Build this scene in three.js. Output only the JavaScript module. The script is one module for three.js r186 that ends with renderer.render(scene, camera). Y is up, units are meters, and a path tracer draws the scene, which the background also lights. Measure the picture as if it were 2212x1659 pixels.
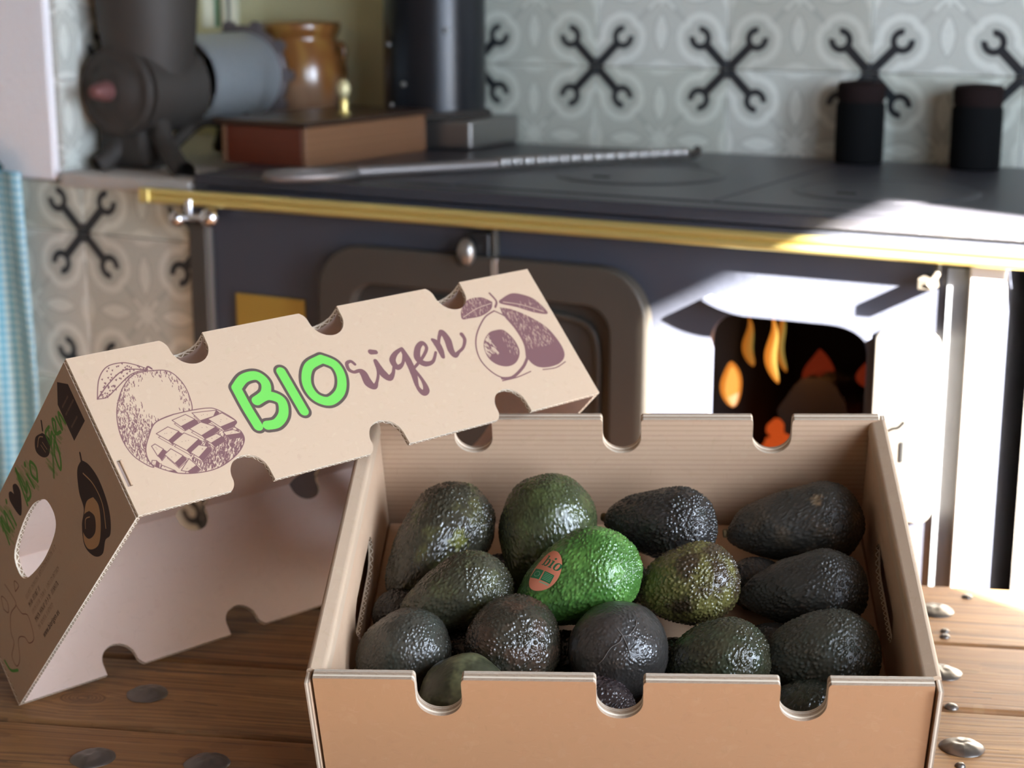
import * as THREE from 'three';
import { RoundedBoxGeometry } from 'three/addons/geometries/RoundedBoxGeometry.js';
import { mergeGeometries, mergeVertices } from 'three/addons/utils/BufferGeometryUtils.js';
import { RectAreaLightUniformsLib } from 'three/addons/lights/RectAreaLightUniformsLib.js';
import { createNoise3D } from 'simplex-noise';

// ------------------------------------------------------------------ camera, sky, sun, daylight, exposure
const EYE = 1.02;                                   // height of the lens above the floor
const scene = new THREE.Scene();
const camera = new THREE.PerspectiveCamera(26.106, 2212 / 1659, 0.05, 60);
camera.position.set(0, EYE, 0);
camera.rotation.set(-13.5 * Math.PI / 180, 0, 0);
camera.focus = 1.12;
camera.userData.fStop = 6.5;
scene.add(camera);
scene.background = new THREE.Color(0.82, 0.96, 1.18);
scene.backgroundIntensity = 1.6;
RectAreaLightUniformsLib.init();
const YAW = 28.5 * Math.PI / 180;                   // the room is turned against the camera: u along the stove, n out of its front
const EU = new THREE.Vector3(Math.cos(YAW), 0, Math.sin(YAW)), EN = new THREE.Vector3(-Math.sin(YAW), 0, Math.cos(YAW));
const W = (u, y, n) => new THREE.Vector3(EU.x * u + EN.x * n, y, EU.z * u + EN.z * n);
const sun = new THREE.DirectionalLight(new THREE.Color(1.0, 0.94, 0.85), 150);
const sunTravel = W(-1, -0.547, -0.40).normalize();
sun.target.position.copy(W(-0.6, 0.7, -1.5));
sun.position.copy(sun.target.position).addScaledVector(sunTravel, -8);
sun.castShadow = true; sun.shadow.radius = 1.4; sun.shadow.mapSize.set(2048, 2048);
Object.assign(sun.shadow.camera, { left: -3, right: 3, top: 3, bottom: -3, near: 0.5, far: 14 });
scene.add(sun, sun.target);
const skyColor = new THREE.Color(0.84, 0.98, 1.18);
const daylight = new THREE.RectAreaLight(skyColor, 4.9, 1.25, 1.2);          // skylight in the wide window opening, dimmed by the porch outside
daylight.position.copy(W(1.19, EYE + 0.1, -0.06)); daylight.lookAt(W(0, EYE + 0.1, -0.06));
const slitLight = new THREE.RectAreaLight(skyColor, 30, 0.24, 1.2);        // and in the narrow one beside it
slitLight.position.copy(W(1.19, EYE + 0.1, -0.96)); slitLight.lookAt(W(0, EYE + 0.1, -0.96));
scene.add(daylight, slitLight);
const renderer = new THREE.WebGLRenderer();
renderer.toneMapping = THREE.LinearToneMapping;
renderer.toneMappingExposure = 1.5;
renderer.shadowMap.enabled = true;

// ------------------------------------------------------------------ helpers
let seed = 7;
const rnd = () => { seed = (seed * 1664525 + 1013904223) >>> 0; return seed / 4294967296; };
const rr = (a, b) => a + (b - a) * rnd();
const noise3 = createNoise3D(rnd);
const names = new Map();
function numbered(n) { const k = names.get(n) ?? 0; names.set(n, k + 1); return k ? n + '_' + String(k).padStart(3, '0') : n; }
function mesh(name, geo, mat, parent, shadow = true) {
  const m = new THREE.Mesh(geo, mat); m.name = name; m.castShadow = shadow; m.receiveShadow = true;
  if (parent) parent.add(m); return m;
}
function tag(o, label, category, group) { o.userData.label = label; o.userData.category = category; if (group) o.userData.group = group; return o; }
function thing(name, label, category, group) { const g = new THREE.Group(); g.name = numbered(name); scene.add(g); return tag(g, label, category, group); }
function structure(name, label) { const g = new THREE.Group(); g.name = name; g.userData.kind = 'structure'; if (label) g.userData.label = label; scene.add(g); return g; }
// a group set in the room's own axes, children given as (u, y, n) less its base
function inRoom(g, u, y, n) { g.position.copy(W(u, y, n)); g.rotation.y = -YAW; g._o = [u, y, n]; return g; }
function place(m, u, y, n) { const o = m.parent._o; m.position.set(u - o[0], y - o[1], n - o[2]); return m; }
const rbox = (w, h, d, r = 0.002, s = 2) => new RoundedBoxGeometry(w, h, d, s, Math.min(r, w / 2.01, h / 2.01, d / 2.01));
// a box between room coordinates, under a group made by inRoom
function rb(name, mat, parent, u0, u1, y0, y1, n0, n1, r = 0.002) {
  const m = mesh(name, r > 0 ? rbox(u1 - u0, y1 - y0, n1 - n0, r) : new THREE.BoxGeometry(u1 - u0, y1 - y0, n1 - n0), mat, parent);
  return place(m, (u0 + u1) / 2, (y0 + y1) / 2, (n0 + n1) / 2);
}
const V = (x, y, z) => new THREE.Vector3(x, y, z);
const tube = (pts, r, seg = 40, rad = 10, closed = false) => new THREE.TubeGeometry(new THREE.CatmullRomCurve3(pts, closed), seg, r, rad, closed);
const lathe = (pts, seg = 48) => new THREE.LatheGeometry(pts.map(([x, y]) => new THREE.Vector2(x, y)), seg);
const canvasOf = (w, h) => { const c = document.createElement('canvas'); c.width = w; c.height = h; return [c, c.getContext('2d')]; };
function texture(c, { repeat, srgb = true } = {}) {
  const t = new THREE.CanvasTexture(c); t.wrapS = t.wrapT = THREE.RepeatWrapping; if (srgb) t.colorSpace = THREE.SRGBColorSpace;
  if (repeat) t.repeat.set(...repeat); return t;
}
function dataTexture(w, h, f, srgb = true) {
  const d = new Uint8Array(w * h * 4);
  for (let y = 0; y < h; y++) for (let x = 0; x < w; x++) { const c = f(x / w, y / h), i = (y * w + x) * 4; for (let k = 0; k < 3; k++) d[i + k] = Math.max(0, Math.min(255, c[k])); d[i + 3] = 255; }
  const t = new THREE.DataTexture(d, w, h); t.magFilter = THREE.LinearFilter; t.wrapS = t.wrapT = THREE.RepeatWrapping; if (srgb) t.colorSpace = THREE.SRGBColorSpace; t.needsUpdate = true; return t;
}
// noise that repeats over [0, 1)²
const ring = (u, v, f, s = 0) => {
  const a = u * 2 * Math.PI, b = v * 2 * Math.PI;
  return 0.5 * (noise3(Math.cos(a) * f + s, Math.sin(a) * f, Math.cos(b) * f * 0.8) + noise3(Math.sin(b) * f, Math.cos(b) * f + s, Math.sin(a) * f * 0.8));
};
const std = (o) => new THREE.MeshStandardMaterial(o);
const phys = (o) => new THREE.MeshPhysicalMaterial(o);

// ------------------------------------------------------------------ materials
const grain = dataTexture(512, 512, (u, v) => { const g = 128 + 50 * ring(u, v, 9) + 40 * ring(u, v, 30, 5) + rr(-25, 25); return [g, g, g]; }, false);
const plasterGrain = grain.clone(); plasterGrain.repeat.set(2, 2); plasterGrain.needsUpdate = true;
function plaster(hex, bump = 0.002) { return std({ color: hex, roughness: 0.95, bumpMap: plasterGrain, bumpScale: bump }); }
const M = {
  white: plaster(0xf2f2f5), ceiling: plaster(0x6b5a48), olive: plaster(0xdad3ac, 0.003), room: plaster(0xb2a899),
  enamel: std({ color: 0x3a3d47, roughness: 0.42, metalness: 0.0, bumpMap: grain, bumpScale: 0.0006 }),
  iron: std({ color: 0x424249, roughness: 0.36, metalness: 0.25, bumpMap: grain, bumpScale: 0.0005 }),
  castIron: std({ color: 0x3d3833, roughness: 0.62, metalness: 0.25, bumpMap: grain, bumpScale: 0.0008 }),
  doorIron: std({ color: 0x454039, roughness: 0.55, metalness: 0.2 }),
  soot: std({ color: 0x060606, roughness: 0.95 }),
  brass: std({ color: 0xe3d084, roughness: 0.33, metalness: 0.75 }),
  chrome: std({ color: 0xd8d8da, roughness: 0.22, metalness: 1 }),
  steel: std({ color: 0x8f8c88, roughness: 0.34, metalness: 0.85 }),
  pipe: std({ color: 0x15171c, roughness: 0.32, metalness: 0.3 }),
  black: std({ color: 0x121214, roughness: 0.5 }),
  cabinet: std({ color: 0xd9d7d2, roughness: 0.5 }),
};
// kraft board: fine fibres, a few darker flecks
function kraftCanvas(w, h, base, fl = 1, ribs = 0) {
  const [c, x] = canvasOf(w, h); x.fillStyle = base; x.fillRect(0, 0, w, h);
  for (let i = 0; i < w * h / 260 * fl; i++) {
    const d = rnd() < 0.5; x.strokeStyle = d ? `rgba(70,40,20,${rr(0.01, 0.05)})` : `rgba(255,240,215,${rr(0.01, 0.05)})`; x.lineWidth = rr(0.6, 2.2);
    const px = rnd() * w, py = rnd() * h, a = rr(-0.5, 0.5) + (rnd() < 0.3 ? 1.5 : 0), l = rr(4, 22); x.beginPath(); x.moveTo(px, py); x.lineTo(px + Math.cos(a) * l, py + Math.sin(a) * l); x.stroke();
  }
  for (let i = 0; i < w * h / 1400 * fl; i++) { x.fillStyle = rnd() < 0.5 ? `rgba(90,55,30,${rr(0.008, 0.025)})` : `rgba(255,245,225,${rr(0.008, 0.03)})`; x.beginPath(); x.ellipse(rnd() * w, rnd() * h, rr(4, 16), rr(3, 9), rr(0, 3), 0, 7); x.fill(); }
  if (ribs) for (let y = 0; y < h; y += ribs) { x.fillStyle = `rgba(80,52,30,${rr(0.04, 0.11)})`; x.fillRect(0, y, w, ribs * 0.35); }
  return [c, x];
}
const KRAFT = '#b89f85', KRAFT_IN = '#bd9d80';
const kraftOut = std({ map: texture(kraftCanvas(512, 512, KRAFT)[0], { repeat: [6, 6] }), roughness: 0.78 });
const boxOut = std({ map: texture(kraftCanvas(512, 512, '#b3865f')[0], { repeat: [6, 6] }), roughness: 0.78 });
const kraftIn = std({ map: texture(kraftCanvas(512, 512, KRAFT_IN)[0], { repeat: [5, 5] }), roughness: 0.85 });
const kraftPale = std({ map: texture(kraftCanvas(512, 512, '#d3bfb3')[0], { repeat: [5, 5] }), roughness: 0.8 });
const kraftRib = std({ map: texture(kraftCanvas(512, 512, KRAFT_IN, 1, 12)[0], { repeat: [5, 5] }), roughness: 0.85 });
// cut edge of corrugated board: pale liners, zigzag flute and the dark of the channels between
function edgeMaterial(boards, zig) {
  const [c, x] = canvasOf(128, 64); x.fillStyle = '#e0d2bc'; x.fillRect(0, 0, 128, 64);
  const bh = 64 / boards;
  for (let b = 0; b < boards; b++) {
    const y0 = b * bh + bh * 0.18, y1 = (b + 1) * bh - bh * 0.18; x.fillStyle = '#8b7258'; x.fillRect(0, y0, 128, y1 - y0);
    if (!zig) { x.fillStyle = '#a8917a'; x.fillRect(0, y0, 128, y1 - y0); for (let k = 0; k < 40; k++) { x.fillStyle = `rgba(${rnd() < 0.5 ? '70,50,35' : '225,210,190'},${rr(0.1, 0.3)})`; x.fillRect(rr(-20, 120), rr(y0, y1 - 1), rr(12, 60), 1.5); } }
    x.strokeStyle = zig ? '#e6d9c4' : 'rgba(0,0,0,0)'; x.lineWidth = bh * 0.16; x.beginPath(); x.moveTo(0, y0);
    for (let k = 1; k <= 4; k++) x.lineTo(k * 32, k % 2 ? y1 : y0); x.stroke();
    if (b) { x.fillStyle = '#4c3b2c'; x.fillRect(0, b * bh - bh * 0.05, 128, bh * 0.1); }
  }
  return c;
}
const edgeCache = new Map();
function edge(th, boards, zig = true) { const k = th + '/' + boards + zig; if (!edgeCache.has(k)) edgeCache.set(k, std({ map: texture(edgeMaterial(boards, zig), { repeat: [1 / 0.011, 1 / th] }), roughness: 0.9 })); return edgeCache.get(k); }
// a flat board cut to a shape: z from -th (back face) to 0 (front face)
function board(shape, th, front, back, boards, zig = true) {
  const g = new THREE.ExtrudeGeometry(shape, { depth: th, bevelEnabled: false, curveSegments: 14 }); g.translate(0, 0, -th);
  const [a, b] = g.groups; g.clearGroups();
  g.addGroup(a.start, a.count / 2, 1); g.addGroup(a.start + a.count / 2, a.count / 2, 0); g.addGroup(b.start, b.count, 2);
  return [g, [front, back, edge(th, boards, zig)]];
}
function poly(pts) { const s = new THREE.Shape(); pts.forEach(([x, y], i) => i ? s.lineTo(x, y) : s.moveTo(x, y)); s.closePath(); return s; }
function roundRect(S, x0, y0, x1, y1, r) {
  const s = new S(); s.moveTo(x0 + r, y0); s.lineTo(x1 - r, y0); s.absarc(x1 - r, y0 + r, r, -Math.PI / 2, 0); s.lineTo(x1, y1 - r); s.absarc(x1 - r, y1 - r, r, 0, Math.PI / 2);
  s.lineTo(x0 + r, y1); s.absarc(x0 + r, y1 - r, r, Math.PI / 2, Math.PI); s.lineTo(x0, y0 + r); s.absarc(x0 + r, y0 + r, r, Math.PI, 1.5 * Math.PI); return s;
}
const kf = (y) => EYE + y;        // heights below the lens to heights above the floor

// ------------------------------------------------------------------ the room
const FRONT = -1.625, BACK = -2.175, PIER = -1.552;
// cement tile print: a quarter of a wrench cross in every corner, petals in the middle and on the edges
function tileCanvas() {
  const N = 512, [c, x] = canvasOf(N, N); x.fillStyle = '#c1c4bb'; x.fillRect(0, 0, N, N);
  const lens = (cx, cy, a, l, w, col) => { x.save(); x.translate(cx, cy); x.rotate(a); x.fillStyle = col; x.beginPath(); x.moveTo(-l, 0); x.quadraticCurveTo(0, -w, l, 0); x.quadraticCurveTo(0, w, -l, 0); x.fill(); x.restore(); };
  const H = Math.PI / 2, C = N / 2;
  const pale = '#d8dbd2', deep = '#b4b7af', mid = '#babdb4';
  const wrench = (cx, cy, a, extra, col) => {
    x.save(); x.translate(cx, cy); x.rotate(a); x.strokeStyle = col; x.lineCap = extra ? 'round' : 'butt'; x.lineJoin = 'round';
    x.lineWidth = 31 + extra; x.beginPath(); x.moveTo(-10, 0); x.lineTo(116, 0); x.stroke();
    x.lineWidth = 22 + extra; x.beginPath(); x.arc(150, 0, 31, 0.62, 2 * Math.PI - 0.62); x.stroke(); x.restore();
  };
  const corners = [[0, 0, H / 2], [N, 0, H * 1.5], [N, N, H * 2.5], [0, N, H * 3.5]];
  for (let k = 0; k < 4; k++) lens(C, C, k * H + H / 2, 190, 26, deep);
  for (const [cx, cy, a] of corners) wrench(cx, cy, a, 96, pale);
  for (const [cx, cy, a] of corners) wrench(cx, cy, a, 46, mid);
  x.lineWidth = 13; x.strokeStyle = pale;
  for (let k = 0; k < 8; k++) { x.save(); x.translate(C, C); x.rotate(k * H / 2); x.beginPath(); x.moveTo(0, 0); x.lineTo(k % 2 ? 70 : 36, 0); x.stroke(); x.restore(); }
  for (let k = 0; k < 4; k++) { const a = k * H; lens(C + Math.cos(a) * 132, C + Math.sin(a) * 132, a, 76, 62, deep); lens(C + Math.cos(a) * 132, C + Math.sin(a) * 132, a, 66, 46, pale); }
  for (let k = 0; k < 4; k++) { const a = k * H; lens(C + Math.cos(a) * C, C + Math.sin(a) * C, a + H, 62, 56, pale); lens(C + Math.cos(a) * (C - 4), C + Math.sin(a) * (C - 4), a + H, 118, 18, pale); }
  x.beginPath(); x.fillStyle = pale; x.arc(C, C, 26, 0, 7); x.fill();
  for (const [cx, cy, a] of corners) wrench(cx, cy, a, 0, '#23262a');
  for (const [cx, cy] of corners) { x.save(); x.translate(cx, cy); x.rotate(H / 2); x.fillStyle = '#2b2e31'; x.fillRect(-26, -26, 52, 52); x.restore(); }
  for (let i = 0; i < 5200; i++) { x.fillStyle = rnd() < 0.5 ? `rgba(60,60,58,${rr(0.02, 0.08)})` : `rgba(240,240,235,${rr(0.02, 0.07)})`; x.beginPath(); x.arc(rnd() * N, rnd() * N, rr(0.6, 3.5), 0, 7); x.fill(); }
  return c;
}
const tileMap = texture(tileCanvas());
const tileMats = [0xffffff, 0xf4f6f2, 0xeceae6].map((c) => std({ map: tileMap, color: c, roughness: 0.42 }));
const tileGeos = new Map();
function tileGeo(w, h, u0, v0) {                     // the front face shows the print from (u0, v0), in tile widths
  const k = [w, h, u0, v0].map((q) => q.toFixed(4)).join();
  if (!tileGeos.has(k)) {
    const g = rbox(w - 0.0012, h - 0.0012, 0.009, 0.0008, 1), p = g.attributes.position, uv = g.attributes.uv;
    for (let i = 0; i < p.count; i++) uv.setXY(i, u0 + (p.getX(i) + w / 2) / 0.2, v0 + (p.getY(i) + h / 2) / 0.2);
    tileGeos.set(k, g);
  }
  return tileGeos.get(k);
}
// tiles over a rectangle (s0..s1, y0..y1) whose print repeats from (so, yo); put() sets one tile
function tiling(parent, s0, s1, y0, y1, so, yo, put) {
  const cuts = (a, b, o) => { const r = [a]; for (let k = Math.ceil((a - o) / 0.2 + 0.02); o + k * 0.2 < b - 0.003; k++) r.push(o + k * 0.2); r.push(b); return r; };
  const S = cuts(s0, s1, so), Y = cuts(y0, y1, yo), frac = (q) => q - Math.floor(q + 1e-6);
  for (let i = 0; i + 1 < S.length; i++) for (let j = 0; j + 1 < Y.length; j++) {
    const w = S[i + 1] - S[i], h = Y[j + 1] - Y[j];
    const m = mesh(numbered('tile'), tileGeo(w, h, frac((S[i] - so) / 0.2), frac((Y[j] - yo) / 0.2)), tileMats[Math.floor(rnd() * 3)], parent);
    put(m, S[i] + w / 2, Y[j] + h / 2, rr(-0.0006, 0.0006));
  }
}
{
  const floorMap = texture(kraftCanvas(512, 512, '#a06f42')[0], { repeat: [1, 1] });
  const g = inRoom(structure('floor'), -0.6, 0, 0);
  rb('slab', std({ color: 0x6b4a30, roughness: 0.8 }), g, -2.6, 1.4, -0.2, -0.02, -2.5, 2.2, 0);
  const fm = [0xffffff, 0xeadfd2, 0xd8c8b4].map((c) => std({ map: floorMap, color: c, roughness: 0.6 })), fg = rbox(0.197, 0.02, 1.097, 0.002, 1);
  for (let i = 0; i < 19; i++) for (let j = 0; j < 4; j++) { const m = mesh(numbered('floorboard'), fg, fm[(i * 7 + j * 5) % 3], g); place(m, -2.3 + i * 0.2, -0.01, -1.55 + j * 1.1); }
  const c = inRoom(structure('ceiling'), -0.6, 2.6, 0); rb('slab', M.ceiling, c, -2.6, 1.4, 2.6, 2.75, -2.5, 2.2, 0);
  const wb = inRoom(structure('wall_back'), -0.6, 0, BACK - 0.15);
  rb('masonry', M.room, wb, -2.6, 1.4, 0, 2.6, BACK - 0.3, BACK - 0.0085, 0);
  rb('plaster', M.olive, wb, -1.79, -1.246, kf(-0.26), kf(1.2), BACK - 0.012, BACK + 0.001, 0);
  tiling(wb, -1.244, 0.356, kf(-0.311), kf(0.489), -1.044, kf(-0.111), (m, s, y, d) => place(m, s, y, BACK - 0.0045 + d));
  const wl = inRoom(structure('wall_left'), -2.0, 0, -1.9);
  rb('masonry', M.room, wl, -2.6, -2.4, 0, 2.6, -2.2, 2.0, 0);
  rb('pier', M.white, wl, -2.4, PIER - 0.009, kf(-0.247), 2.6, -1.80, FRONT + 0.004, 0.004);
  rb('alcove_side', M.olive, wl, -2.4, -1.79, kf(-0.247), 2.6, BACK - 0.001, -1.8005, 0);
  rb('pier_base', M.room, wl, -2.4, PIER - 0.009, 0, kf(-0.2475), BACK - 0.001, FRONT - 0.01, 0);
  tiling(wl, 1.63, 1.80, kf(-0.236), kf(0.482), 1.745, kf(-0.118), (m, s, y, d) => { place(m, PIER - 0.0045 + d, y, -s); m.rotation.y = Math.PI / 2; });
  const wf = inRoom(structure('wall_front'), -0.6, 0, 2.1); rb('masonry', M.room, wf, -2.6, 1.4, 0, 2.6, 2.0, 2.2, 0);
  // the window wall: a slit of open casement by the stove and a wide window towards the viewer
  const wr = inRoom(structure('wall_right'), 1.3, 0, 0), U0 = 1.2, U1 = 1.25;
  const N0 = -1.09, N1 = -0.832, N2 = -0.70, N3 = 0.58, HEAD = kf(0.722), SILL = kf(-0.52);
  rb('masonry', M.room, wr, U0, U1, 0, 2.6, -2.2, N0, 0);
  rb('masonry', M.room, wr, U0, U1, 0, 2.6, N1, N2, 0);
  rb('masonry', M.room, wr, U0, U1, 0, 2.6, N3, 2.2, 0);
  rb('masonry', M.room, wr, U0, U1, HEAD, 2.6, N0, N1, 0);
  rb('masonry', M.room, wr, U0, U1, HEAD + 0.05, 2.6, N2, N3, 0);
  rb('masonry', M.room, wr, U0, U1, 0, SILL - 0.3, N0, N1, 0);
  rb('masonry', M.room, wr, U0, U1, 0, SILL, N2, N3, 0);
  const wn = inRoom(structure('window_1'), 1.3, 0, 0), wood = std({ color: 0xe6e2da, roughness: 0.6 });
  rb('frame', wood, wn, 1.205, 1.245, SILL, SILL + 0.05, N2, N3); rb('frame', wood, wn, 1.205, 1.245, HEAD, HEAD + 0.05, N2, N3);
  for (const n of [N2, N3 - 0.05]) rb('frame', wood, wn, 1.205, 1.245, SILL + 0.05, HEAD, n, n + 0.05);
  // porch roof outside over the wide window keeps the sun off it
  const porch = inRoom(thing('porch_roof', 'wooden porch roof outside over the wide window', 'roof'), 2.4, 0, 0.1);
  const deck = new THREE.ExtrudeGeometry(poly([[1.25, 0.71], [3.9, -0.35], [3.9, -0.96], [2.15, -0.26], [2.15, -2.4], [1.25, -2.4]]), { depth: 0.05, bevelEnabled: false }); deck.rotateX(-Math.PI / 2); deck.translate(-2.4, HEAD + 0.05, -0.1);
  mesh('deck', deck, std({ color: 0x6e5a48, roughness: 0.8 }), porch);
}

// ------------------------------------------------------------------ tiled counter at the left
const TOP = kf(-0.225), CTOP = kf(-0.236);
{
  const g = inRoom(thing('counter', 'low masonry counter with a wrench tile front and a pale slab', 'counter'), -1.45, 0, -1.9);
  rb('core', M.room, g, PIER + 0.001, -1.337, 0, CTOP - 0.018, BACK + 0.002, FRONT - 0.0095, 0);
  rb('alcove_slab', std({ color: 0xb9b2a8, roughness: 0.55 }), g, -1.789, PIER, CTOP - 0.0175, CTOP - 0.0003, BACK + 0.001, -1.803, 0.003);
  rb('slab', std({ color: 0xc9c3ba, roughness: 0.55, bumpMap: grain, bumpScale: 0.001 }), g, PIER + 0.001, -1.337, CTOP - 0.0175, CTOP, BACK + 0.001, FRONT + 0.006, 0.003);
  tiling(g, -1.72, -1.338, kf(-0.9135), kf(-0.249), -1.52, kf(-0.3135), (m, s, y, d) => place(m, s, y, FRONT - 0.0045 + d));
}

// ------------------------------------------------------------------ the cookstove
const UL = -1.333, UR = -0.334;
const stove = inRoom(thing('cookstove', 'black enamelled wood-burning cookstove with a brass rail and open firebox', 'stove'), -0.83, 0, -1.9);
{
  const g = stove, hole = [-0.641, -0.470, kf(-0.53), kf(-0.338)];
  // front sheet with the fire opening
  const sh = poly([[UL, 0.06], [UR, 0.06], [UR, kf(-0.246)], [UL, kf(-0.246)]]);
  sh.holes.push(roundRect(THREE.Path, hole[0], hole[2], hole[1], hole[3], 0.03));
  const fg = new THREE.ExtrudeGeometry(sh, { depth: 0.01, bevelEnabled: false, curveSegments: 10 }); fg.translate(0.83, 0, 1.9 + FRONT - 0.01);
  mesh('front_panel', fg, M.enamel, g);
  rb('side_panel', M.enamel, g, UL, UL + 0.008, 0.06, TOP - 0.02, BACK + 0.02, FRONT - 0.011);
  rb('side_panel', M.enamel, g, UR - 0.008, UR, 0.06, TOP - 0.02, BACK + 0.02, FRONT - 0.011);
  rb('back_panel', M.enamel, g, UL, UR, 0.06, TOP - 0.02, BACK + 0.004, BACK + 0.016);
  rb('plinth', M.black, g, UL + 0.03, UR - 0.03, 0, 0.0595, BACK + 0.05, FRONT - 0.06);
  // firebox
  const fb = mesh('firebox', mergeGeometries([
    new THREE.BoxGeometry(0.23, 0.01, 0.36).translate(-0.555 + 0.83, hole[2] - 0.02, 1.9 + FRONT - 0.192), new THREE.BoxGeometry(0.23, 0.01, 0.36).translate(-0.555 + 0.83, hole[3] + 0.03, 1.9 + FRONT - 0.192),
    new THREE.BoxGeometry(0.01, 0.26, 0.36).translate(-0.675 + 0.83, (hole[2] + hole[3]) / 2, 1.9 + FRONT - 0.192), new THREE.BoxGeometry(0.01, 0.26, 0.36).translate(-0.435 + 0.83, (hole[2] + hole[3]) / 2, 1.9 + FRONT - 0.192),
    new THREE.BoxGeometry(0.25, 0.26, 0.01).translate(-0.555 + 0.83, (hole[2] + hole[3]) / 2, 1.9 + FRONT - 0.377)]), M.soot, g);
  // arched hood standing out over the fire opening
  const arch = new THREE.Shape(); arch.moveTo(-0.643, kf(-0.3215)); arch.quadraticCurveTo(-0.62, kf(-0.3325), -0.595, kf(-0.334)); arch.lineTo(-0.505, kf(-0.334)); arch.quadraticCurveTo(-0.478, kf(-0.3345), -0.466, kf(-0.348));
  arch.lineTo(-0.463, kf(-0.346)); arch.quadraticCurveTo(-0.476, kf(-0.3305), -0.505, kf(-0.3305)); arch.lineTo(-0.595, kf(-0.3305)); arch.quadraticCurveTo(-0.618, kf(-0.329), -0.641, kf(-0.318)); arch.closePath();
  mesh('hood', new THREE.ExtrudeGeometry(arch, { depth: 0.022, bevelEnabled: false, curveSegments: 12 }).translate(0.83, 0, 1.9 + FRONT + 0.0005), M.enamel, g);
  // top: three iron plates, a rolled front edge, a round hotplate
  for (const [a, b] of [[UL + 0.002, -0.985], [-0.983, -0.662], [-0.66, -0.20]]) rb('top_plate', M.iron, g, a, b, TOP - 0.014, TOP, BACK + 0.004, -1.668, 0.003);
  rb('front_strip', M.iron, g, UL + 0.002, -0.2, TOP - 0.016, TOP - 0.001, -1.6665, FRONT + 0.004, 0.004);
  rb('under_rail', M.enamel, g, UL + 0.002, -0.24, kf(-0.258), TOP - 0.017, FRONT + 0.0005, FRONT + 0.003, 0.001);
  for (const [u, n, r] of [[-0.83, -1.86, 0.105], [-0.52, -1.84, 0.105]]) {
    place(mesh('hotplate', lathe([[0, 0.0015], [r - 0.012, 0.0015], [r - 0.010, 0.0003], [r - 0.008, 0.0015], [r - 0.002, 0.0015], [r, 0]], 64), M.iron, g), u, TOP, n);
    place(mesh('lifter_slot', rbox(0.022, 0.0016, 0.007, 0.0006), M.soot, g), u - 0.03, TOP + 0.0018, n + 0.05);
  }
  // brass rail: two joined rods ending in a square finial, held on brackets
  const rail = mesh('brass_rail', mergeGeometries([0.0035, -0.0055].map((dy) => tube([V(-1.392 + 0.83, kf(-0.2535) + dy, 1.9 + FRONT + 0.018), V(-0.1 + 0.83, kf(-0.2535) + dy, 1.9 + FRONT + 0.018)], 0.0052, 4, 14))), M.brass, g);
  place(mesh('finial', rbox(0.016, 0.019, 0.016, 0.003), M.brass, g), -1.394, kf(-0.2545), FRONT + 0.018);
  for (const u of [-1.327, -0.99, -0.69, -0.40]) place(mesh('rail_bracket', rbox(0.006, 0.008, 0.012, 0.002), M.brass, g), u, kf(-0.2545), FRONT + 0.0075);
  // left corner post with its chromed knobs
  rb('corner_post', std({ color: 0x4b4843, roughness: 0.45, metalness: 0.4 }), g, UL - 0.004, UL + 0.024, 0.06, kf(-0.285), FRONT + 0.001, FRONT + 0.012, 0.004);
  rb('post_trim', M.steel, g, UL + 0.0245, UL + 0.0285, 0.06, kf(-0.285), FRONT + 0.001, FRONT + 0.009, 0.001);
  const kn = (u, y, r, n = 0.022) => place(mesh('knob', new THREE.SphereGeometry(r, 20, 14), M.chrome, g), u, kf(y), FRONT + n);
  place(mesh('knob_bar', new THREE.CylinderGeometry(0.005, 0.005, 0.042, 16).rotateZ(1.52), M.chrome, g), -1.315, kf(-0.2775), FRONT + 0.022);
  kn(-1.337, -0.2795, 0.0105, 0.03); kn(-1.292, -0.276, 0.0125);
  place(mesh('knob_stem', new THREE.CylinderGeometry(0.0055, 0.0065, 0.024, 16), M.chrome, g), -1.324, kf(-0.268), FRONT + 0.022);
  // oven door: raised frame, recessed panel, latch
  const dg = new THREE.Group(); dg.name = 'oven_door'; g.add(dg); dg.position.set(-0.92 + 0.83, kf(-0.42), 1.9 + FRONT);
  const fr = roundRect(THREE.Shape, -0.212, -0.215, 0.209, 0.121, 0.055); fr.holes.push(roundRect(THREE.Path, -0.172, -0.175, 0.172, 0.083, 0.035));
  mesh('door_frame', new THREE.ExtrudeGeometry(fr, { depth: 0.014, bevelEnabled: true, bevelSize: 0.003, bevelThickness: 0.003, bevelSegments: 3, curveSegments: 14 }).translate(0, 0, 0.004), M.doorIron, dg);
  mesh('door_panel', new THREE.ExtrudeGeometry(roundRect(THREE.Shape, -0.171, -0.174, 0.171, 0.082, 0.034), { depth: 0.003, bevelEnabled: false, curveSegments: 12 }).translate(0, 0, 0.0005), std({ color: 0x33322f, roughness: 0.6 }), dg);
  mesh('door_lip', tube([V(-0.14, -0.15, 0.006), V(-0.145, 0.045, 0.006), V(-0.13, 0.058, 0.006), V(0.13, 0.058, 0.006), V(0.145, 0.045, 0.006), V(0.145, -0.15, 0.006)], 0.004, 60, 8), M.doorIron, dg);
  const lt = new THREE.Group(); lt.name = 'latch'; g.add(lt); lt.position.set(-0.912 + 0.83, kf(-0.29), 1.9 + FRONT);
  mesh('latch_plate', rbox(0.006, 0.05, 0.012, 0.002).translate(0.012, 0.004, 0.0065), M.doorIron, lt);
  mesh('latch_block', rbox(0.028, 0.034, 0.014, 0.004).translate(-0.006, 0.004, 0.0075), M.black, lt);
  mesh('latch_knob', new THREE.SphereGeometry(0.014, 20, 14).scale(0.8, 1.15, 0.7).translate(-0.017, -0.002, 0.022), M.steel, lt);
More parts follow.
